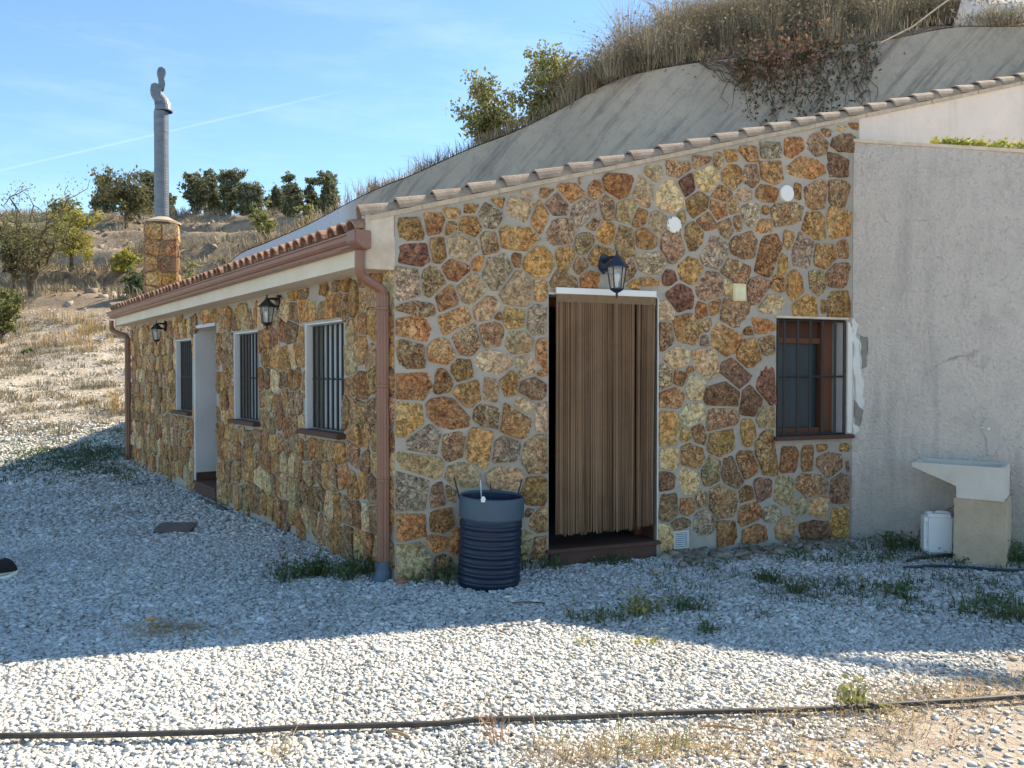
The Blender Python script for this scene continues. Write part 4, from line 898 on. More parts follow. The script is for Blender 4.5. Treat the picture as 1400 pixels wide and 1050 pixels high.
# pale plastered terrace slab high on the right
q = [P(1306, 34, 9.95), P(1500, 26, 9.75), P(1520, -70, 10.9), P(1335, -70, 11.1)]
bm = bmesh.new(); prism(bm, q, ZV * -.3 + Vector((0, .3, 0))); bmesh.ops.subdivide_edges(bm, edges=bm.edges[:], cuts=4, use_grid_fill=True)
for v in bm.verts: v.co += Vector((0, 0, 1)) * mnoise.noise(v.co * 1.3) * .12
o = from_bm('plastered_bank', fix(bm), M_upper, None, q[0]); tag(o, kind='structure')

# ------------------------------------------------------------------ foliage builders
def leaves_np(pts, size, n_per=1, spread=0.0, elong=1.8, droop=.0, rg=RNG):
    pts = np.repeat(np.asarray(pts, float), n_per, 0); n = len(pts); pts = pts + rg.normal(0, 1, (n, 3)) * spread
    a = rg.normal(0, 1, (n, 3)); a[:, 2] -= droop; a /= np.linalg.norm(a, axis=1)[:, None]; b = np.cross(a, rg.normal(0, 1, (n, 3))); b /= np.linalg.norm(b, axis=1)[:, None]
    s = size * rg.uniform(.6, 1.35, n); a = a * (s * elong)[:, None] * .5; b = b * s[:, None] * .5
    V = np.stack([pts - a, pts + b * .9, pts + a, pts - b * .9], 1).reshape(-1, 3); Fq = np.arange(n * 4).reshape(-1, 4); return V, Fq
def blades_np(base, h, n_per, lean=.35, w=.008, spread=.05, rg=RNG, segs=2):
    base = np.repeat(np.asarray(base, float), n_per, 0); n = len(base); hh = (np.repeat(np.asarray(h, float) * np.ones(len(base) // n_per), n_per)) * rg.uniform(.45, 1.15, n)
    off = rg.normal(0, 1, (n, 2)); an = np.arctan2(off[:, 1], off[:, 0]) + rg.normal(0, .5, n); base[:, :2] += off * spread
    ld = np.stack([np.cos(an), np.sin(an)], -1) * (np.abs(rg.normal(0, lean, n)) * hh)[:, None]; wd = np.stack([-np.sin(an + rg.normal(0, 1, n)), np.cos(an)], -1) * w * .5
    z3 = np.zeros((n, 1)); W = np.concatenate([wd, z3], 1); m = base.copy(); m[:, :2] += ld * .3; m[:, 2] += hh * .6; tp_ = base.copy(); tp_[:, :2] += ld; tp_[:, 2] += hh * (1 - .2 * np.abs(ld).sum(1) / np.maximum(hh, .01)).clip(.4, 1)
    V = np.stack([base - W, base + W, m + W * .8, m - W * .8, tp_], 1).reshape(-1, 3); i = np.arange(n)[:, None] * 5
    Fq = np.concatenate([i + np.array([[0, 1, 2]]), i + np.array([[0, 2, 3]]), i + np.array([[3, 2, 4]])], 0); return V, Fq
def limb(bm, a, b, r0, r1, seg=5, wob=.12, n=5, rr=random):
    a, b = Vector(a), Vector(b); L_ = (b - a).length; pts = [a.lerp(b, k / n) + (Vector((rr.gauss(0, 1), rr.gauss(0, 1), rr.gauss(0, .5))) * L_ * wob * .35 if 0 < k < n else Vector((0, 0, 0))) for k in range(n + 1)]
    tube(bm, pts, [r0 + (r1 - r0) * k / n for k in range(n + 1)], seg, False); return pts
def tree(name, base, H, W, lobes, leaf, lmat, nl, label, cat='tree', group=None, fork=.3, trunks=1, sparse=.5, seed=0, tr=.05, dens_tip=14, droop=0):
    rr = random.Random(seed); rn = np.random.default_rng(seed + 100); base = Vector(base)
    t = empty(name, base, label, cat, group); bm = bmesh.new(); tips = []; cz = base.z + H * (fork + (1 - fork) * .55)
    cent = []
    for k in range(lobes):
        a = 2 * math.pi * k / lobes + rr.uniform(-.4, .4); rad = W * .5 * rr.uniform(.25, .68); cent.append(Vector((base.x + rad * math.cos(a), base.y + rad * math.sin(a), base.z + H * rr.uniform(fork + .22, .86))))
    cent.append(base + ZV * H * .80)
    for j in range(trunks):
        fk = base + Vector((rr.uniform(-.1, .1) * W * (trunks > 1), rr.uniform(-.05, .05) * W, H * fork))
        limb(bm, base - ZV * .15 + Vector((rr.uniform(-.04, .04), 0, 0)) * trunks, fk, tr, tr * .75, 7, .08, 4, rr)
        for ci, c in enumerate(cent):
            if ci % trunks != j: continue
            pts = limb(bm, fk, c, tr * .55, tr * .2, 5, .16, 6, rr)
            ntw = 9
            for q in range(ntw):
                s = pts[rr.randint(2, 6)]; R_ = W * .30; d = Vector((rr.gauss(0, 1), rr.gauss(0, 1), rr.gauss(.35, .8))).normalized() * R_ * rr.uniform(.5, 1.15); e_ = s + d
                if e_.z > base.z + H * 1.02: e_.z = base.z + H * rr.uniform(.93, 1.02)
                tw = limb(bm, s, e_, tr * .20, tr * .07, 3, .18, 4, rr); tips += tw[1:]
    from_bm('trunk', bm, M_bark, t, base)
    tips = np.array([tuple(p) for p in tips]); pick = tips[rn.integers(0, len(tips), nl)]
    V, Fq = leaves_np(pick, leaf, 1, W * (.062 if sparse > .8 else .034 * (1.4 - sparse)), droop=droop, rg=rn); V = V - np.array(base)
    link('crown', np_mesh('crown', V, Fq), lmat, t, base); return t
def tbase(px, py): return ghit(px, py)

# ------------------------------------------------------------------ trees on the hillside
def px_tree(px, py, top, wpx, **kw):
    b = tbase(px, py) if 'Y' not in kw else None
    if b is None: Yy = kw.pop('Y'); b = P(px, py, Yy); b.z = gz(b.x, b.y)
    s = b.y / F; H = (P(px, top, b.y).z - b.z); return tree(kw.pop('name'), b, H, wpx * s, **kw)
px_tree(47, 405, 250, 170, name='almond_tree', lobes=8, leaf=.05, lmat=LF_almond, nl=4200, label='large sparse almond tree with dark forked trunk at the left edge', fork=.2, trunks=3, seed=1, tr=.11, sparse=.2)
px_tree(98, 372, 276, 72, name='almond_tree', lobes=7, leaf=.075, lmat=LF_yellow, nl=4600, label='yellowing almond tree just right of the large sparse almond', fork=.2, seed=2, tr=.09)
px_tree(172, 313, 236, 86, name='almond_tree', lobes=7, leaf=.13, lmat=LF_dull, nl=3200, label='dull brown green tree with bare trunk left of the flue pipe', fork=.25, seed=3, tr=.13, sparse=.2)
px_tree(173, 392, 337, 46, name='fruit_tree', lobes=5, leaf=.09, lmat=LF_yellow, nl=1300, label='small yellow leaved tree left of the stone chimney', fork=.3, seed=4, tr=.05)
px_tree(4, 470, 395, 60, name='almond_tree', lobes=6, leaf=.07, lmat=LF_almond, nl=2600, label='small pale green almond cut by the left edge above the gravel slope', fork=.15, trunks=2, seed=5, tr=.05)
px_tree(20, 400, 290, 60, name='almond_tree', lobes=6, leaf=.10, lmat=LF_dull, nl=2200, label='brownish tree behind the large sparse almond at the left edge', fork=.2, seed=6, tr=.08, sparse=.3)
px_tree(90, 330, 272, 46, name='olive_tree', lobes=6, leaf=.15, lmat=LF_olive, nl=1500, label='dark olive crown showing behind the yellowing almond tree', fork=.15, seed=14, tr=.12, sparse=.9)
for i, (px, py, tp_, w, Y, lab, m_) in enumerate([ 
    (205, 300, 231, 56, 56, 'dark olive tree behind the flue pipe', LF_olive), (143, 300, 238, 46, 55, 'dark olive tree behind the dull brown green tree', LF_olive), (232, 300, 262, 26, 57, 'low olive just right of the flue pipe', LF_olive),
    (268, 294, 231, 42, 55, 'tall dark olive tree leftmost of the dense row right of the chimney', LF_olive), (291, 294, 232, 34, 57, 'narrow dark olive second from left in the dense row', LF_olive), (314, 294, 230, 40, 55, 'tall dark olive third from left in the dense row', LF_olive),
    (344, 296, 250, 50, 54, 'broad lower olive at the right of the dense row', LF_olive), (378, 296, 262, 34, 56, 'low olive at the right end of the dense row', LF_olive),
    (400, 292, 238, 38, 50, 'dark olive tree left of the pair above the concrete slope', LF_olive), (425, 290, 236, 28, 51, 'slim olive between two darker olives above the slope', LF_olive), (449, 290, 229, 40, 49, 'tallest dark olive of the group above the concrete slope', LF_olive)]):
    px_tree(px, py, tp_ - 3, w * .86, Y=Y, name='olive_tree', lobes=8, leaf=.13, lmat=m_, nl=6500, label=lab, group='olive trees on the hill crest', fork=.10, seed=20 + i, tr=.14, sparse=.9)
px_tree(421, 300, 263, 40, Y=34, name='shrub', lobes=5, leaf=.11, lmat=LF_light, nl=1300, label='bright yellow green shrub in front of the crest olives', cat='shrub', fork=.1, seed=40, tr=.03)
px_tree(363, 318, 266, 44, Y=38, name='shrub', lobes=5, leaf=.12, lmat=LF_light, nl=1200, label='pale green bush in front of the dense olive row', cat='shrub', fork=.1, seed=41, tr=.03)
px_tree(185, 398, 365, 40, Y=28, name='shrub', lobes=5, leaf=.10, lmat=LF_weed, nl=900, label='low green shrub under the small yellow leaved tree', cat='shrub', fork=.1, seed=42, tr=.03)
px_tree(268, 372, 345, 60, Y=25, name='shrub', lobes=5, leaf=.09, lmat=LF_light, nl=1200, label='low green shrub right of the stone chimney', cat='shrub', fork=.1, seed=43, tr=.02)
px_tree(38, 500, 478, 22, Y=22, name='shrub', lobes=4, leaf=.06, lmat=LF_weed, nl=400, label='small dark green shrub on the pale slope at left', cat='shrub', fork=.1, seed=44, tr=.012)
# shrubs on the bank above the concrete
def edge_at(px):
    best = min(TE, key=lambda t: abs(700 + F * t.x / t.y - px)); return best
def bank_pt(px, d):
    t = edge_at(px); q = bbvh.ray_cast(Vector((t.x + .12 * d, t.y + d, 30)), Vector((0, 0, -1)))[0]; return q or t
def bank_tree(px, d, top, wpx, **kw):
    b = bank_pt(px, d); H = P(px, top, b.y).z - b.z; return tree(kw.pop('name'), b, H, wpx * b.y / F, **kw)
bank_tree(658, 1.2, 112, 120, name='shrub', lobes=7, leaf=.040, lmat=LF_light, nl=4200, label='open grey green shrub leaning over the concrete edge, leftmost of two', cat='shrub', fork=.12, seed=51, tr=.03, sparse=.3)
bank_tree(742, 1.0, 74, 135, name='shrub', lobes=8, leaf=.040, lmat=LF_light, nl=6500, label='tall light green shrub on the concrete edge below the grass plume', cat='shrub', fork=.08, trunks=2, seed=52, tr=.03, sparse=.4)
bank_tree(785, 2.2, 95, 50, name='shrub', lobes=6, leaf=.045, lmat=LF_light, nl=2200, label='light green shrub tucked against the grey scrub', cat='shrub', fork=.1, seed=53, tr=.02, sparse=.4)
bank_tree(560, 3.0, 232, 40, name='shrub', lobes=5, leaf=.06, lmat=LF_dull, nl=900, label='small dull shrub beyond the middle of the concrete edge', cat='shrub', fork=.1, seed=54, tr=.02, sparse=.4)
# dry scrub mounds
def scrub(px, d, h, w, n, label, mat=LF_scrub, seed=0, lean=.75, wb=.006, name='dry_bush'):
    rn = np.random.default_rng(seed); b = bank_pt(px, d); k = 30; B_ = np.array(b) + np.concatenate([rn.normal(0, 1, (k, 2)) * w * .30, np.zeros((k, 1))], 1)
    for i in range(k):
        r_ = bbvh.ray_cast(Vector((B_[i, 0], B_[i, 1], 30)), Vector((0, 0, -1)))[0]; B_[i, 2] = (r_.z if r_ else b.z) - .04
    V, Fq = blades_np(B_, h, n // k, lean, wb, .08, rn); V = V - np.array(b); t = empty(name, b, label, 'bush', 'dry bushes on the bank above the concrete')
    link('dry_stems', np_mesh('dry_stems', V, Fq), mat, t, b)
    idx = rn.integers(0, len(V) // 5, n) * 5 + rn.integers(2, 5, n); V2, F2 = leaves_np(V[idx], .024, 1, .035, rg=rn); link('dry_leaves', np_mesh('dry_leaves', V2, F2), mat, t, b); return t
scrub(815, .35, .50, .9, 3300, 'dark grey dry bush at the left end of the bank scrub', seed=61)
scrub(850, .9, .62, .9, 3300, 'dry bush growing beneath the tall grass plume', LF_dry, seed=62)
scrub(895, .5, .55, 1.0, 3600, 'grey dry bush right of the grass plume', seed=63)
scrub(935, 1.1, .75, 1.1, 4200, 'tall grey bush against the sky above the concrete', LF_scrub, seed=64)
scrub(985, 1.6, .80, 1.2, 4200, 'broad grey bush at the top of the bank', seed=65)
scrub(1050, 1.2, .70, 1.2, 3600, 'pale grey bush above the withered creeper', LF_scrub, seed=66)
scrub(1120, 1.3, .70, 1.2, 3600, 'grey bush above the green part of the creeper', seed=67)
scrub(1190, 1.0, .6, 1.1, 3300, 'grey bush beside the pale leaning cane', seed=68)
scrub(1260, 1.2, .45, 1.0, 2600, 'low grey bush left of the pale plastered bank', seed=69)
scrub(1305, .9, .55, .9, 3000, 'grey bush at the left border of the pale plastered bank', seed=70); scrub(1385, .25, .22, .7, 1200, 'small grey tuft in front of the pale plastered bank', seed=74)
# esparto plumes
def plume(px, d, h, n, label, seed):
    rn = np.random.default_rng(seed); b = bank_pt(px, d); V, Fq = blades_np(np.array([tuple(b)]) , [h], n, .55, .008, .09, rn); V -= np.array(b)
    t = empty('grass_plume', b, label, 'grass clump'); link('blades', np_mesh('blades', V, Fq), LF_dry, t, b)
plume(862, .8, 1.25, 420, 'tall spiky esparto grass fanning against the sky', 71); plume(930, 1.4, 1.35, 260, 'upright esparto tuft right of the largest plume', 72)
plume(560, 1.0, .6, 160, 'small grass plume on the lower concrete edge', 73)
# fringe of dry grass along the whole edge, and tufts over the bank
rn = np.random.default_rng(80); B_ = []; H_ = []
for t in TE:
    px = 700 + F * t.x / t.y
    if px < 300 or px > 1500: continue
    for k in range(16 if px < 1000 else (8 if px < 1260 else 2)):
        d = abs(rn.normal(0, 1)) * (2.2 if px < 650 else 1.2); x = t.x + rn.normal(0, .25) + .1 * d; y = t.y + d + .03; r_ = bbvh.ray_cast(Vector((x, y, 30)), Vector((0, 0, -1)))[0]
        if r_ is None: continue
        B_.append(tuple(r_)); H_.append(np.interp(px, [300, 450, 600, 800, 1000], [.20, .24, .22, .12, .12]) * rn.uniform(.4, 1.6))
V, Fq = blades_np(np.array(B_), H_, 16, .7, .010, .10, rn); o = link('edge_grass', np_mesh('edge_grass', V, Fq), LF_dry); o['kind'] = 'stuff'
# tufts on the hillside (one mass)
def tufts(name, n, fn, h, per, mat, w, spread, seed, lean=.5):
    rn = np.random.default_rng(seed); B_ = []; H_ = []
    while len(B_) < n:
        x, y, s = fn(rn)
        if not outside_house(np.array(x), np.array(y), .3): continue
        B_.append((x, y, gz(x, y) - .02)); H_.append(h * s * rn.uniform(.6, 1.4))
    V, Fq = blades_np(np.array(B_), H_, per, lean, w, spread, rn); o = link(name, np_mesh(name, V, Fq), mat); o['kind'] = 'stuff'; return o
def f_farc(rn):
    while True:
        x, y, s = f_far(rn)
        if vnoise(np.array(x), np.array(y), .25) + .4 * vnoise(np.array(x), np.array(y), 1.1) > .62: return x, y, s
def f_far(rn):
    y = rn.uniform(24, 58); return rn.uniform(-.72, .05) * y, y, .8 + y / 60
tufts('hillside_grass', 1500, f_farc, .24, 20, LF_dry, .030, .20, 81, .7)
tufts('hillside_scrub', 1100, f_farc, .34, 30, LF_scrub, .035, .30, 82, .7)
def f_slope(rn):
    y = rn.uniform(14.5, 26); return rn.uniform(-.72, -.28) * y, y, 1
def f_slope2(rn):
    while True:
        x, y, s = f_slope(rn)
        if vnoise(np.array(x), np.array(y), .35) > .55: return x, y, s
def f_gold(rn):
    y = rn.normal(24.5, 1.0); return -.555 * y + rn.normal(0, 1.1), y, 1.2
tufts('slope_tufts', 430, f_slope, .14, 60, LF_scrub, .018, .15, 83, 1.0)
tufts('slope_grass', 260, f_slope2, .16, 20, LF_dry, .018, .13, 84, .8)
tufts('golden_grass', 34, f_gold, .30, 24, LF_straw, .022, .15, 85, .4)
def f_green(rn):
    y = rn.normal(12.9, .8); return -.545 * y + rn.normal(0, .9), y, 1
tufts('shaded_weeds', 260, f_green, .10, 22, LF_weed, .014, .10, 86, 1.2)
def f_lawn(rn):
    y = rn.uniform(9.5, 13.5); return -.55 * y + rn.normal(1, 1.2), y, 1
tufts('sparse_weeds', 110, f_lawn, .06, 12, LF_weed, .012, .06, 87, 1.2)
# terrace rocks
rn = np.random.default_rng(90); k = 700; y = rn.uniform(27, 54, k); x = rn.uniform(-.60, -.12, k) * y
pos = np.array([(a, b, gz(a, b)) for a, b in zip(x, y)]); o = blocks_mesh('scattered_rocks', pos, rn.uniform(.07, .30, k), .7, M_rub)
k = 2600; y = rn.uniform(14.5, 27, k); x = rn.uniform(-.75, -.26, k) * y; kk = outside_house(x, y, .2); x, y = x[kk], y[kk]
blocks_mesh('slope_stones', np.array([(a, b, gz(a, b)) for a, b in zip(x, y)]), rn.uniform(.02, .07, len(x)), .6, M_peb2)

# ------------------------------------------------------------------ creeper on the concrete
b = on_conc(1080, 120)[0]; vine = empty('creeper', b, 'withered creeper hanging over the concrete slope in brown and green patches', 'creeper')
rn = np.random.default_rng(95)
def conc_pts(n, fx, off=(.01, .12)):
    out_ = []
    while len(out_) < n:
        px, py = fx(rn); p, nn = on_conc(px, py)
        if p is None: p = on_bank(px, py); nn = Vector((0, -.7, .7))
        if p is None: continue
        if nn.y > 0: nn = -nn
        out_.append(tuple(p + nn * rn.uniform(*off)))
    return np.array(out_)
def vfx(r):
    while True:
        px = r.uniform(1000, 1205); py = r.uniform(58, 200); lim = np.interp(px, [1000, 1020, 1050, 1100, 1150, 1180, 1205], [110, 185, 195, 190, 175, 165, 90])
        if py < lim and r.uniform() < np.interp(py, [60, lim], [1, .08]) * (.15 + 1.2 * max(0, float(vnoise(np.array(px * 1.0), np.array(py * .6), .05)) - .2)): return px, py
V, Fq = leaves_np(conc_pts(1250, vfx), .036, 1, .02, 1.5, .3, rn); link('green_leaves', np_mesh('green_leaves', V - np.array(b), Fq), LF_ivy, vine, b)
def bfx(r):
    px = r.normal(1055, 48); py = np.interp(px, [960, 1000, 1060, 1120, 1180], [72, 66, 62, 60, 70]) + r.normal(0, 16) + 6; return px, py
V, Fq = leaves_np(conc_pts(1500, bfx, (.03, .3)), .036, 1, .05, 1.5, .4, rn); link('brown_leaves', np_mesh('brown_leaves', V - np.array(b), Fq), LF_brown, vine, b)
def bfx2(r):
    while True:
        x, y = vfx(r)
        if x < 1110: return x, y
V, Fq = leaves_np(conc_pts(380, bfx2), .036, 1, .02, 1.5, .4, rn); link('hanging_brown_leaves', np_mesh('hanging_brown_leaves', V - np.array(b), Fq), LF_brown, vine, b)
bm = bmesh.new(); rr = random.Random(4)
for i in range(46):
    x = rr.uniform(1000, 1205); y = 72; L_ = rr.uniform(50, 135) * np.interp(x, [1000, 1040, 1170, 1205], [.7, 1, 1, .5]); pts = []
    for k in range(9):
        p, nn = on_conc(x, y); 
        if p is None: x += rr.gauss(0, 4); y += L_ / 9; continue
        if nn.y > 0: nn = -nn
        pts.append(p + nn * .02); x += rr.gauss(0, 5); y += L_ / 9
    if len(pts) > 3: tube(bm, pts, [.007 - .005 * k / len(pts) for k in range(len(pts))], 4, False)
for i in range(14):
    x = rr.uniform(935, 1010); y = 86; pts = []
    for k in range(8):
        p, nn = on_conc(x, y)
        if p is not None:
            if nn.y > 0: nn = -nn
            pts.append(p + nn * .03)
        x += rr.uniform(4, 14); y += rr.gauss(3, 4)
    if len(pts) > 3: tube(bm, pts, .005, 4, False)
from_bm('stems', bm, M_bark, vine, b)
bm = bmesh.new(); a_ = on_conc(1198, 66)[0] or P(1198, 66, 9.9); c_ = P(1305, -6, 10.2); tube(bm, [a_ + Vector((0, -.12, .02)), a_.lerp(c_, .4) + Vector((0, -.12, -.05)), a_.lerp(c_, .7) + Vector((0, -.1, -.02)), c_], .011, 6)
tag(from_bm('dry_cane', bm, simple('pale_cane', (.5, .45, .36), .8), None, a_), 'pale thin cane leaning on the bank above the concrete wall', 'cane')
# succulents on the planted top
rn = np.random.default_rng(97); pts = []
for i in range(1500):
    t = rn.uniform(.62, 2.6); p = BP(t, 0, -abs(rn.normal(0, .10)) - .02); p.z = 3.69 - .236 * t + rn.uniform(0, .10) * (.4 + .6 * rn.random()); pts.append(tuple(p))
V, Fq = leaves_np(np.array(pts), .032, 1, .01, 1.5, 0, rn); b = BP(1.4, 3.4); t = empty('succulent_border', b, 'yellow green succulents along the top of the plastered wall', 'plants')
link('leaves', np_mesh('leaves', V - np.array(b), Fq), LF_moss, t, b)

# ------------------------------------------------------------------ fittings on the front
def lantern(P_, n_, U_, u, z, label, mat, out_d=.16, S=1.0):
    base = P_(u, z, .02); t = empty('wall_lantern', base, label, 'wall lamp', 'wall lanterns beside the openings')
    bm = bmesh.new(); pts = []   # shield shaped plate
    sh = [(-.0, .075), (-.03, .06), (-.045, .02), (-.035, -.035), (0, -.07), (.035, -.035), (.045, .02), (.03, .06)]
    prism(bm, [base + U_ * a * S + ZV * b * S - n_ * .012 for a, b in sh], n_ * .03); fix(bm); from_bm('back_plate', bm, mat, t, base)
    c = base + n_ * out_d * S - ZV * .03 * S
    bm = bmesh.new(); tube(bm, smooth_path([base + ZV * .02, base + n_ * out_d * .45 * S + ZV * .035 * S, c + ZV * .055 * S], 4), [.02 * S, .018 * S, .016 * S, .015 * S, .014 * S, .013 * S, .012 * S, .011 * S, .010 * S], 6)
    tube(bm, smooth_path([base - ZV * .045 * S, base + n_ * out_d * .5 * S - ZV * .02 * S, c + ZV * .03 * S], 3), .007 * S, 5); from_bm('arm', bm, mat, t, base)
    bm = bmesh.new(); rg_ = lathe(bm, c, [(.004, .10 * S), (.009, .095 * S), (.006, .08 * S), (.013, .07 * S), (.012, .055 * S)], 8); from_bm('finial', bm, mat, t, c)
    bm = bmesh.new(); lathe(bm, c, [(.012 * S, .062 * S), (.04 * S, .035 * S), (.088 * S, -.012 * S), (.088 * S, -.018 * S), (.012 * S, -.012 * S)], 6); from_bm('lamp_roof', fix(bm), mat, t, c)
    bm = bmesh.new(); lathe(bm, c, [(.064 * S, -.016 * S), (.042 * S, -.165 * S)], 6); from_bm('glass', bm, M_lglass, t, c)
    bm = bmesh.new()
    for k in range(6):
        a = 2 * math.pi * k / 6; d = Vector((math.cos(a), math.sin(a), 0)); tube(bm, [c + d * .067 * S - ZV * .016 * S, c + d * .044 * S - ZV * .168 * S], .0042 * S, 4)
    from_bm('glass_frame', bm, mat, t, c)
    bm = bmesh.new(); lathe(bm, c, [(.050 * S, -.162 * S), (.048 * S, -.172 * S), (.02 * S, -.19 * S), (.008 * S, -.195 * S), (.009 * S, -.21 * S), (.002 * S, -.235 * S)], 12); from_bm('base_cup', bm, mat, t, c)
    bm = bmesh.new(); lathe(bm, c, [(.001, -.05 * S), (.02 * S, -.06 * S), (.026 * S, -.08 * S), (.018 * S, -.11 * S), (.012 * S, -.12 * S), (.012 * S, -.165 * S)], 12); from_bm('bulb', bm, M_wpl, t, c, smooth=True)
u_, z_ = fuv(824, 362); lantern(FP, NF, G, u_, z_, 'dark blue hexagonal lantern above the string curtain door', M_lamp, .20, 1.12)
u_, z_ = suv(384, 414); lantern(SP, NE, E, u_, z_, 'black wall lantern between the two nearer barred windows', M_iron, .115, 1.02)
u_, z_ = suv(228, 446); lantern(SP, NE, E, u_, z_, 'black wall lantern near the far end of the side wall', M_iron, .115, 1.02)
def disc_vent(px, py, r, label, broken=False):
    u, z = fuv(px, py); c = FP(u, z, .014); t = empty('round_vent', c, label, 'vent'); bm = bmesh.new(); seg = 28
    for (r_, o_) in ((r, .0), (r, .012), (r * .93, .018)): pass
    def ring(r_, o_): return [bm.verts.new(c + (G * math.cos(a) + ZV * math.sin(a)) * r_ + NF * o_) for a in [2 * math.pi * k / seg for k in range(seg)]]
    R_ = [ring(r, -.02), ring(r, .010), ring(r * .92, .016), ring(r * .55, .018)]
    for i in range(3):
        for k in range(seg): bm.faces.new((R_[i][k], R_[i][(k + 1) % seg], R_[i + 1][(k + 1) % seg], R_[i + 1][k]))
    bm.faces.new(R_[3]); from_bm('cover', bm, M_wpl, t, c, smooth=False)
    if broken:
        bm = bmesh.new(); rr = random.Random(2)
        for a in (.3, .9, 2.2, 3.0, 3.6, 5.0, 5.6):
            q = c + (G * math.cos(a) + ZV * math.sin(a)) * r * .93 + NF * .018; f = bm.faces.new([bm.verts.new(q + (G * math.cos(b) + ZV * math.sin(b)) * r * rr.uniform(.05, .13) + NF * .002) for b in [k * .9 for k in range(7)]])
        from_bm('chipped_edge', bm, simple('exposed_brown', (.10, .06, .04), .9), t, c)
disc_vent(1074, 265, .073, 'clean round white vent cover near the top right of the stone gable'); disc_vent(920, 308, .069, 'round white vent cover with flaking edge left of the clean one', True)
u_, z_ = fuv(1008.5, 400); bm = bmesh.new(); obox(bm, FP(u_, z_, .018), G, NF, ZV, .135, .035, .150); bevel(bm, .006, 2); jb = from_bm('junction_box', bm, simple('cream_plastic', (.50, .49, .33), .6), None, FP(u_, z_, .018)); tag(jb, 'small cream square box high between door and window', 'box')
bm = bmesh.new(); obox(bm, FP(u_, z_ - .008, .037), G, NF, ZV, .105, .006, .105); bevel(bm, .002); from_bm('lid', bm, simple('cream_lid', (.56, .55, .40), .6), jb, FP(u_, z_, .036))
u_, z_ = fuv(929.5, 737); vt = empty('floor_vent', FP(u_, z_, .012), 'pale blue grey slatted vent low on the wall right of the door', 'vent')
bm = bmesh.new()
for (a, b, w, h) in ((0, .068, .145, .014), (0, -.068, .145, .014), (.066, 0, .014, .122), (-.066, 0, .014, .122)): obox(bm, FP(u_ + a, z_ + b, .015), G, NF, ZV, w, .02, h)
from_bm('frame', bm, M_sink, vt, FP(u_, z_, .015))
bm = bmesh.new(); obox(bm, FP(u_, z_, .004), G, NF, ZV, .12, .004, .12); from_bm('back', bm, M_pvc, vt, FP(u_, z_, .004))
for k in range(7):
    bm = bmesh.new(); obox(bm, FP(u_, z_ - .051 + k * .017, .014), G, (NF - ZV * .8).normalized(), (ZV + NF * .8).normalized(), .118, .014, .003); from_bm('slat', bm, simple('vent_slat', (.42, .50, .60), .5) if k == 0 else MATS['vent_slat'], vt, FP(u_, z_ - .051 + k * .017, .014))

# ------------------------------------------------------------------ barrel with sticks
bc = Vector((P(668, 700, 5.60).x, 5.60, .0)); tilt = Matrix.Rotation(math.radians(2.2), 3, 'Y')
barrel = empty('barrel', bc, 'ribbed dark blue plastic barrel with a paler rim standing by the corner', 'barrel')
pr = [(.215, 0), (.222, .01)]; z = .03
while z < .455: pr += [(.222, z), (.229, z + .008), (.229, z + .016), (.224, z + .024), (.229, z + .032), (.229, z + .040), (.221, z + .05)]; z += .066
pr += [(.222, .49), (.222, .50)]
bm = bmesh.new(); lathe(bm, bc, pr, 40, tilt); bm.faces.new([v for v in bm.verts][:40][::-1]); from_bm('body', bm, M_blue, barrel, bc, smooth=True)
bm = bmesh.new(); lathe(bm, bc, [(.223, .49), (.238, .505), (.238, .51), (.238, .64), (.234, .655), (.226, .655), (.222, .64), (.218, .50), (.216, .05)], 40, tilt); from_bm('rim', bm, M_bluer, barrel, bc, smooth=True)
for v in (0,):
    me = [o for o in barrel.children if o.name.startswith('rim')][0].data; me.materials.append(M_blue)
    for p_ in me.polygons:
        if p_.index >= 6 * 40: p_.material_index = 1
bm = bmesh.new(); lathe(bm, bc, [(.0005, .35), (.214, .34)], 30, tilt); from_bm('soil', bm, M_dark, barrel, bc)
b = bc + Vector((-.05, -.19, .66)); bm = bmesh.new(); lathe(bm, bc + tilt @ Vector((-.055, -.222, .64)), [(.018, 0), (.018, .02), (.010, .035), (.002, .04)], 8); from_bm('clip', bm, M_wpl, barrel, b)
for i, (a, h, dx, dy, lab) in enumerate([((-.14, .03), .80, -.10, .0, 'black stick leaning left out of the blue barrel'), ((.02, .0), .76, -.008, 0, 'short upright dark stick in the middle of the blue barrel'), ((.13, .02), .78, .10, .02, 'black stick leaning right out of the blue barrel'), ((-.04, .08), .77, -.02, .03, 'pale thin stick at the back of the blue barrel')]):
    p0 = bc + Vector((a[0], a[1], .33)); p1 = Vector((bc.x + a[0] * 1.1 + dx, bc.y + a[1] + dy, h - .02)); bm = bmesh.new(); tube(bm, [p0, p0.lerp(p1, .5), p1], [.008, .007, .006] if i < 3 else .004, 6)
    tag(from_bm('stick', bm, M_iron if i < 3 else M_wpl, None, p0), lab, 'stick')

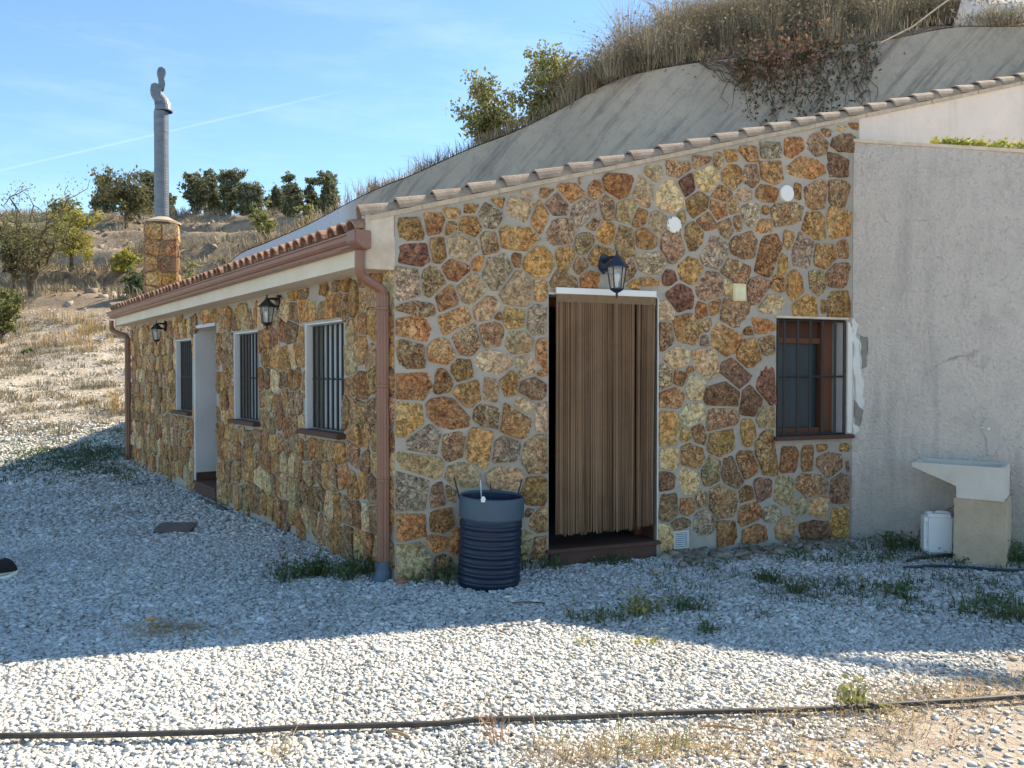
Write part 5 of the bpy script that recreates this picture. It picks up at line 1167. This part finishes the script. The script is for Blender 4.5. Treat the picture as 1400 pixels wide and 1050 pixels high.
# ------------------------------------------------------------------ sink, jug
sa = math.radians(38); su = Vector((math.cos(sa), -math.sin(sa), 0)); sw_ = Vector((math.sin(sa), math.cos(sa), 0)); S0 = P(1247, 632, 6.41); S0.z = 0; zt = .80; dep = .44; SL = (P(1373, 640, 6.02) - P(1247, 632, 6.41)).length
def SK(a, d, z): return S0 + su * a + sw_ * d + ZV * z
sink = empty('laundry_sink', SK(SL * .7, dep / 2, 0), 'pale cast stone laundry sink with sloping washboard on a rendered block', 'sink')
th = .028; prof_s = [(0, zt), (0, zt - .035), (SL * .495, zt - .17), (SL * .50, zt - .265), (SL, zt - .265), (SL, zt)]
bm = bmesh.new(); prism(bm, [SK(a, 0, z) for a, z in prof_s], sw_ * th); prism(bm, [SK(a, dep - th, z) for a, z in prof_s], sw_ * th)
def slab(bm, a0, z0, a1, z1, t): prism(bm, [SK(a0, th, z0), SK(a1, th, z1), SK(a1, th, z1 + t), SK(a0, th, z0 + t)], sw_ * (dep - 2 * th))
slab(bm, .001, zt - .034, SL * .5, zt - .169, .03); slab(bm, SL * .5, zt - .264, SL - .03, zt - .264, .03)
prism(bm, [SK(SL - .03, th, zt - .264), SK(SL - .001, th, zt - .264), SK(SL - .001, th, zt - .001), SK(SL - .03, th, zt - .001)], sw_ * (dep - 2 * th)); prism(bm, [SK(SL * .5, th, zt - .264), SK(SL * .5 + .03, th, zt - .264), SK(SL * .5 + .03, th, zt - .14), SK(SL * .5, th, zt - .14)], sw_ * (dep - 2 * th))
from_bm('basin', fix(bm), M_sink, sink, SK(SL / 2, 0, zt))
bm = bmesh.new()
for k in range(9): a = .05 + k * .032; tube(bm, [SK(a, th, zt - .004 - a * .405 + .0), SK(a, dep - th, zt - .004 - a * .405)], .006, 5)
from_bm('washboard', bm, M_sink, sink, SK(.1, 0, zt))
bm = bmesh.new(); prism(bm, [SK(SL * .47, .02, -.1), SK(SL * 1.015, .02, -.1), SK(SL * 1.015, .02, zt - .267), SK(SL * .47, .02, zt - .267)], sw_ * (dep + .03)); fix(bm); bmesh.ops.subdivide_edges(bm, edges=bm.edges[:], cuts=5, use_grid_fill=True)
for v in bm.verts: v.co += Vector((1, 1, .3)) * mnoise.noise(v.co * 6) * .008
from_bm('pedestal', bm, M_sinkb, sink, SK(SL * .7, 0, 0))
jc = P(1282, 700, 6.50); jc.z = 0; jug = empty('water_jug', jc, 'white plastic jerrycan standing beside the sink pedestal', 'jerrycan')
jx = (su * .4 + Vector((1, 0, 0)) * .6).normalized(); jy = Vector((-jx.y, jx.x, 0)); bm = bmesh.new(); obox(bm, jc + ZV * .185, jx, jy, ZV, .235, .17, .35); bevel(bm, .030, 4)
jb_ = from_bm('can_body', bm, M_jug, jug, jc); bm = bmesh.new()
for z in (.29, .06): obox(bm, jc + ZV * z, jx, jy, ZV, .234, .174, .006)
from_bm('moulded_rib', bm, M_jug, jug, jc); bm = bmesh.new(); tube(bm, [jc + jx * -.06 + ZV * .355, jc + jx * -.06 + ZV * .372], .026, 12); from_bm('cap', bm, M_jug, jug, jc + ZV * .36)
bm = bmesh.new(); tube(bm, smooth_path([jc + jx * -.02 + ZV * .35, jc + jx * .0 + ZV * .368, jc + jx * .07 + ZV * .368, jc + jx * .09 + ZV * .35], 3), .011, 6); from_bm('handle', bm, M_jug, jug, jc + ZV * .37)

# ------------------------------------------------------------------ things lying on the gravel
def gpath(pts, dz): return smooth_path([ghit(x, y) + ZV * dz for x, y in pts], 8)
def gflat(pts, z): return smooth_path([hit(x, y, (0, 0, z), (0, 0, 1)) for x, y in pts], 8)
bm = bmesh.new(); tube(bm, gflat([(-160, 1010), (0, 1006), (120, 1005), (250, 1002), (330, 999), (400, 995), (500, 992), (600, 989), (650, 984), (760, 981), (850, 977), (960, 973), (1060, 971), (1160, 967), (1270, 960), (1340, 956), (1420, 950), (1560, 944)], .026), .0125, 10)
tag(from_bm('garden_hose', bm, M_rubber, None, ghit(700, 984), smooth=True), 'long black hose lying across the sunlit gravel in front', 'hose')
bm = bmesh.new(); tube(bm, gpath([(1240, 774), (1262, 769), (1300, 766), (1345, 765), (1380, 769), (1430, 776)], .03), .012, 8); tag(from_bm('garden_hose', bm, M_rubber, None, ghit(1300, 766)), 'upper strand of dark hose on the weeds below the sink', 'hose')
bm = bmesh.new(); tube(bm, gpath([(1236, 780), (1280, 779), (1330, 780), (1370, 784), (1430, 786)], .02), .012, 8); tag(from_bm('garden_hose', bm, simple('dark_blue_hose', (.01, .03, .05), .4), None, ghit(1300, 780)), 'lower strand of dark hose on the gravel before the sink', 'hose')
bm = bmesh.new(); tube(bm, gpath([(275, 684), (286, 690), (297, 694), (309, 701)], .02), .028, 6, squash=.5); tag(from_bm('plastic_strip', bm, M_rubber, None, ghit(290, 692)), 'short black strip lying before the side doorway step', 'strip')
mc = ghit(240, 725); mh = empty('manhole_cover', mc, 'dark rectangular inspection cover set in the shaded gravel', 'cover')
mx = Vector((1, .02, 0)).normalized(); my = Vector((-.25, 1, 0)).normalized(); bm = bmesh.new(); obox(bm, mc + ZV * .018, mx, my, ZV, .30, .36, .03); bevel(bm, .004); from_bm('lid', bm, M_cover, mh, mc)
bm = bmesh.new()
for (a, b, w, h) in ((0, .195, .34, .03), (0, -.195, .34, .03), (.165, 0, .03, .36), (-.165, 0, .03, .36)): obox(bm, mc + mx * a + my * b + ZV * .016, mx, my, ZV, w, h, .03)
from_bm('frame', bm, M_cover, mh, mc)
def rock(px, py, r, mat, label, name='rock', dz=0.3):
    c = ghit(px, py); bm = bmesh.new(); bmesh.ops.create_icosphere(bm, subdivisions=2, radius=r)
    for v in bm.verts: v.co *= 1 + mnoise.noise(v.co * (2 / r * .5) + c) * .45; v.co.z *= .65; v.co += c + ZV * r * dz
    tag(from_bm(name, bm, mat, None, c), label, 'rock' if name == 'rock' else 'fragment')
rock(208, 852, .035, M_dry, 'small brown stone beside the straw patch on shaded gravel'); rock(549, 800, .05, simple('clay_fragment', (.27, .14, .09), .9), 'flat terracotta fragment at the foot of the house corner', 'clay_fragment', .1)
rock(1384, 905, .024, M_rock, 'dark stone near the shadow edge at the right border'); rock(895, 785, .035, M_rock, 'small grey brown stone in front of the door step'); rock(776, 838, .03, M_rock, 'small dark stone on the gravel left of the yellow flowering weed')
rn = np.random.default_rng(120); ps = []
for i in range(130):
    t = rn.uniform(0, 1); u = 2.2 + t * 1.9; p = FP(u, .0, abs(rn.normal(0, .14)) + .06); ps.append((p.x, p.y, gz(p.x, p.y) + .015))
blocks_mesh('wall_foot_rubble', np.array(ps), rn.uniform(.03, .085, 130), .6, M_rub)
# dry straw patches
def patch_np(name, cpx, n, rad, mat, h, label=None, seed=0, w=.006, lean=1.6, per=3):
    rn = np.random.default_rng(seed); B_ = []
    c = ghit(*cpx)
    for i in range(n): x = c.x + rn.normal(0, rad[0]); y = c.y + rn.normal(0, rad[1]); B_.append((x, y, gz(x, y) + .012))
    V, Fq = blades_np(np.array(B_), [h] * n, per, lean, w, .02, rn); o = link(name, np_mesh(name, V, Fq), mat); o['kind'] = 'stuff'; return o
patch_np('straw_patch', (238, 866), 150, (.17, .10), LF_straw, .022, seed=1, lean=3.0)
for i, (x, y, n, rx, ry, h) in enumerate([(1290, 960, 150, .30, .10, .045), (1180, 985, 130, .25, .08, .045), (1010, 1000, 80, .25, .07, .035), (900, 1035, 170, .22, .08, .055), (1230, 1020, 110, .22, .06, .035), (1330, 950, 140, .3, .1, .045), (1000, 950, 90, .5, .08, .025), (1120, 1040, 90, .2, .05, .03), (780, 1045, 80, .15, .05, .05)]):
    patch_np('dry_grass_patch', (x, y), n, (rx, ry), LF_straw if i % 2 else LF_dry, h, seed=10 + i, w=.004, lean=1.7)
# weeds: clumps one can tell apart
def weed(px, py, h, rad, n, label, mat=LF_weed, seed=0, leafy=.03, lean=.9, w=.010, name='weed_clump'):
    rn = np.random.default_rng(seed + 300); c = ghit(px, py); n = int(n * .62) if n > 50 else n; rad = rad * 1.15; k = max(3, n // 9) if n > 50 else 1; B_ = np.array([(c.x + rn.normal(0, rad), c.y + rn.normal(0, rad * .6), 0) for _ in range(k)])
    for b_ in B_: b_[2] = gz(b_[0], b_[1])
    V, Fq = blades_np(B_, [h] * k, max(2, n // k), lean, w, .03, rn); V = V - np.array(c)
    t = empty(name, c, label, 'weed', 'weeds growing in the gravel'); o_ = link('blades', np_mesh('blades', V, Fq), mat, t, c)
    if n < 60: o_['kind'] = 'stuff'
    if leafy:
        idx = rn.integers(0, len(V) // 5, n * 2) * 5 + rn.integers(2, 5, n * 2); V2, F2 = leaves_np(V[idx], leafy, 1, .02, 1.8, 0, rn); link('leaves', np_mesh('leaves', V2, F2), mat, t, c)
W_ = [(420, 790, .13, .13, 240, 'broad leafy dark weed clump left of the downpipe foot'), (482, 787, .15, .13, 280, 'leafy dark weed clump against the wall beside the downpipe foot'), (610, 796, .12, .08, 150, 'green weeds between the house corner and the barrel'), (733, 778, .16, .07, 190, 'green weeds between barrel and door step'), (838, 772, .07, .09, 120, 'low weeds in front of the door step centre'), (905, 762, .06, .06, 60, 'small weed at the right end of the door step'),
 (880, 845, .17, .04, 46, 'pale yellow flowering weed standing alone in the gravel'), (835, 852, .09, .08, 90, 'dark low weed left of the pale flowering weed'), (935, 838, .09, .11, 120, 'spreading dark weed right of the pale flowering weed'), (985, 868, .07, .03, 34, 'tiny dark weed near the shadow edge'), (1085, 812, .12, .05, 60, 'upright weed between stone gable and shadow edge'), (1045, 800, .10, .09, 80, 'loose weed before the stone gable right half'), (1115, 728, .16, .07, 110, 'weed climbing the foot of the stone gable below the window'),
 (1228, 752, .15, .10, 150, 'dark weeds at the foot of the plastered wall'), (1392, 770, .17, .10, 170, 'green weeds right of the sink pedestal'), (1330, 765, .08, .14, 140, 'low weeds in front of the sink pedestal'), (1180, 770, .08, .16, 140, 'low weeds before the joint of gable and plastered wall'), (1290, 760, .17, .02, 26, 'thin weed in front of the white jerrycan'), (1210, 815, .12, .10, 90, 'weeds in the gravel below the sink'), (1385, 850, .12, .12, 150, 'dark weeds at the right border'), (1160, 975, .11, .02, 40, 'green weed growing across the front hose'), (1370, 830, .10, .16, 120, 'scattered weeds near the right border'), (1100, 760, .07, .20, 150, 'low weeds along the foot of the gable')]
for i, w in enumerate(W_): weed(*w, seed=i, mat=LF_light if i == 6 or i == 20 else LF_weed, leafy=.022 if w[2] > .1 else .016)
weed(675, 1030, .20, .02, 22, 'withered orange weed stalk in the front gravel', LF_brown, 40, .012, .8, .004); weed(745, 872, .05, .12, 60, 'sparse yellow green sprouts on the shadow edge', LF_moss, 41, 0, .8, .004); weed(850, 1045, .16, .12, 120, 'dry green stalks at the bottom edge', LF_light, 42, 0, .5, .004); weed(380, 1040, .10, .012, 30, 'thin dry yellow stalk at the bottom edge', LF_straw, 43, .008, 1.0, .004); weed(895, 885, .05, .03, 16, 'small green sprout just inside the sunlit gravel', LF_moss, 44, .01)
weed(160, 560, .5, .25, 160, 'golden dry stems beside the far downpipe', LF_straw, 45, .03, .5, .012)
rn = np.random.default_rng(140); B_ = []
while len(B_) < 420:
    y = rn.uniform(4.7, 7.2); x = rn.uniform(1.0, .68 * y)
    if outside_house(np.array(x), np.array(y), .05) and vnoise(np.array(x), np.array(y), 1.3) > .42: B_.append((x, y, gz(x, y)))
V, Fq = blades_np(np.array(B_), [.055] * len(B_), 7, 1.0, .006, .03, rn); o = link('gravel_sprouts', np_mesh('gravel_sprouts', V, Fq), LF_weed); o['kind'] = 'stuff'
k = 900; y = rn.uniform(2.7, 6.5, k); x = rn.uniform(-.7, .7, k) * y; kk = outside_house(x, y, .05); B_ = np.array([(a, b, gz(a, b) + .01) for a, b in zip(x[kk], y[kk])]); V, Fq = leaves_np(B_[:260], .018, 1, .004, 2.2, 0, rn); o = link('fallen_leaves', np_mesh('fallen_leaves', V, Fq), LF_brown); o['kind'] = 'stuff'
for i, (a, b_, lab) in enumerate([((955, 1003), (1030, 1008), 'thin dry twig lying on the dirt below the hose'), ((530, 1012), (560, 1016), 'short brown twig on the front gravel'), ((700, 830), (745, 832), 'dark twig on the shaded gravel in front of the door')]):
    bm = bmesh.new(); tube(bm, smooth_path([ghit(*a) + ZV * .02, (ghit(*a) + ghit(*b_)) / 2 + ZV * .028, ghit(*b_) + ZV * .02], 3), .005, 5); tag(from_bm('twig', bm, M_dry if i < 2 else M_bark, None, ghit(*a)), lab, 'twig')

# ------------------------------------------------------------------ cat lying at the left border
def cat():
    g = ghit(-42, 793); c = Vector((g.x + .09, g.y, 0)); X = Vector((1, .15, 0)).normalized(); Yv = Vector((-X.y, X.x, 0))
    t = empty('cat', c, 'black and white cat lying on the gravel at the left border', 'cat')
    def q(a, b, z): return c + X * a + Yv * b + ZV * z
    V = [q(.06, 0, .085), q(.15, 0, .085), q(.20, 0, .075), q(-.03, 0, .090), q(-.11, 0, .095), q(-.15, -.01, .13), q(-.18, -.015, .165), q(-.225, -.02, .155), q(-.13, -.05, .05), q(-.15, -.07, .022), q(-.21, -.075, .018), q(-.13, .05, .05), q(-.15, .06, .022), q(-.21, .06, .018), q(.13, -.07, .06), q(.06, -.095, .035), q(.10, -.10, .018), q(.02, -.105, .016), q(.13, .07, .06), q(.06, .09, .03), q(.02, .10, .016), q(.235, .02, .035), q(.22, -.06, .024), q(.15, -.12, .02), q(.06, -.14, .016)]
    Ed = [(0, 1), (1, 2), (0, 3), (3, 4), (4, 5), (5, 6), (6, 7), (4, 8), (8, 9), (9, 10), (4, 11), (11, 12), (12, 13), (1, 14), (14, 15), (15, 16), (16, 17), (1, 18), (18, 19), (19, 20), (2, 21), (21, 22), (22, 23), (23, 24)]
    R_ = [.082, .085, .06, .075, .065, .042, .048, .026, .028, .020, .018, .028, .020, .018, .05, .038, .022, .018, .05, .034, .018, .02, .017, .016, .012]
    me = bpy.data.meshes.new('body'); me.from_pydata([tuple(v - c) for v in V], Ed, []); m, tt, b = new_mat('black_and_white_fur'); v, _ = coords(tt)
    f = ramp(tt, noise(tt, v, 5.5, 3, .5, .3), .50, .53); sep = N(tt, 'ShaderNodeSeparateXYZ'); tt.links.new(v, sep.inputs[0]); low = ramp(tt, math_(tt, 'ADD', sep.outputs['Z'], math_(tt, 'MULTIPLY', noise(tt, v, 8, 3), .06)), .088, .094, 1, 0)
    tt.links.new(mixc(tt, math_(tt, 'MULTIPLY', low, 1.0), (.012, .011, .012), (.62, .60, .56)), b.inputs['Base Color']); b.inputs['Roughness'].default_value = .9; bump(tt, b, noise(tt, v, 120, 4), .004)
    o = link('body', me, m, t, c); sk = o.modifiers.new('skin', 'SKIN'); sd = o.modifiers.new('sub', 'SUBSURF'); sd.levels = 2; sd.render_levels = 2
    for d, r in zip(me.skin_vertices[0].data, R_): d.radius = (r, r)
    me.skin_vertices[0].data[0].use_root = True
    for s in (-1, 1):
        bm = bmesh.new(); e0 = q(-.185, -.015 + s * .028, .20); lathe(bm, e0, [(.018, 0), (.012, .02), (.001, .038)], 6); from_bm('ear', bm, m, t, e0)
        bm = bmesh.new(); e1 = q(-.238, -.018 + s * .018, .170); bmesh.ops.create_icosphere(bm, subdivisions=1, radius=.006); bmesh.ops.translate(bm, verts=bm.verts, vec=e1); from_bm('eye', bm, M_moss_eye, t, e1)
    bm = bmesh.new(); bmesh.ops.create_icosphere(bm, subdivisions=1, radius=.006); bmesh.ops.translate(bm, verts=bm.verts, vec=q(-.254, -.02, .150)); from_bm('nose', bm, M_terra, t, q(-.254, -.02, .150))
M_moss_eye = simple('green_eye', (.25, .30, .06), .2, bdist=0)
cat()
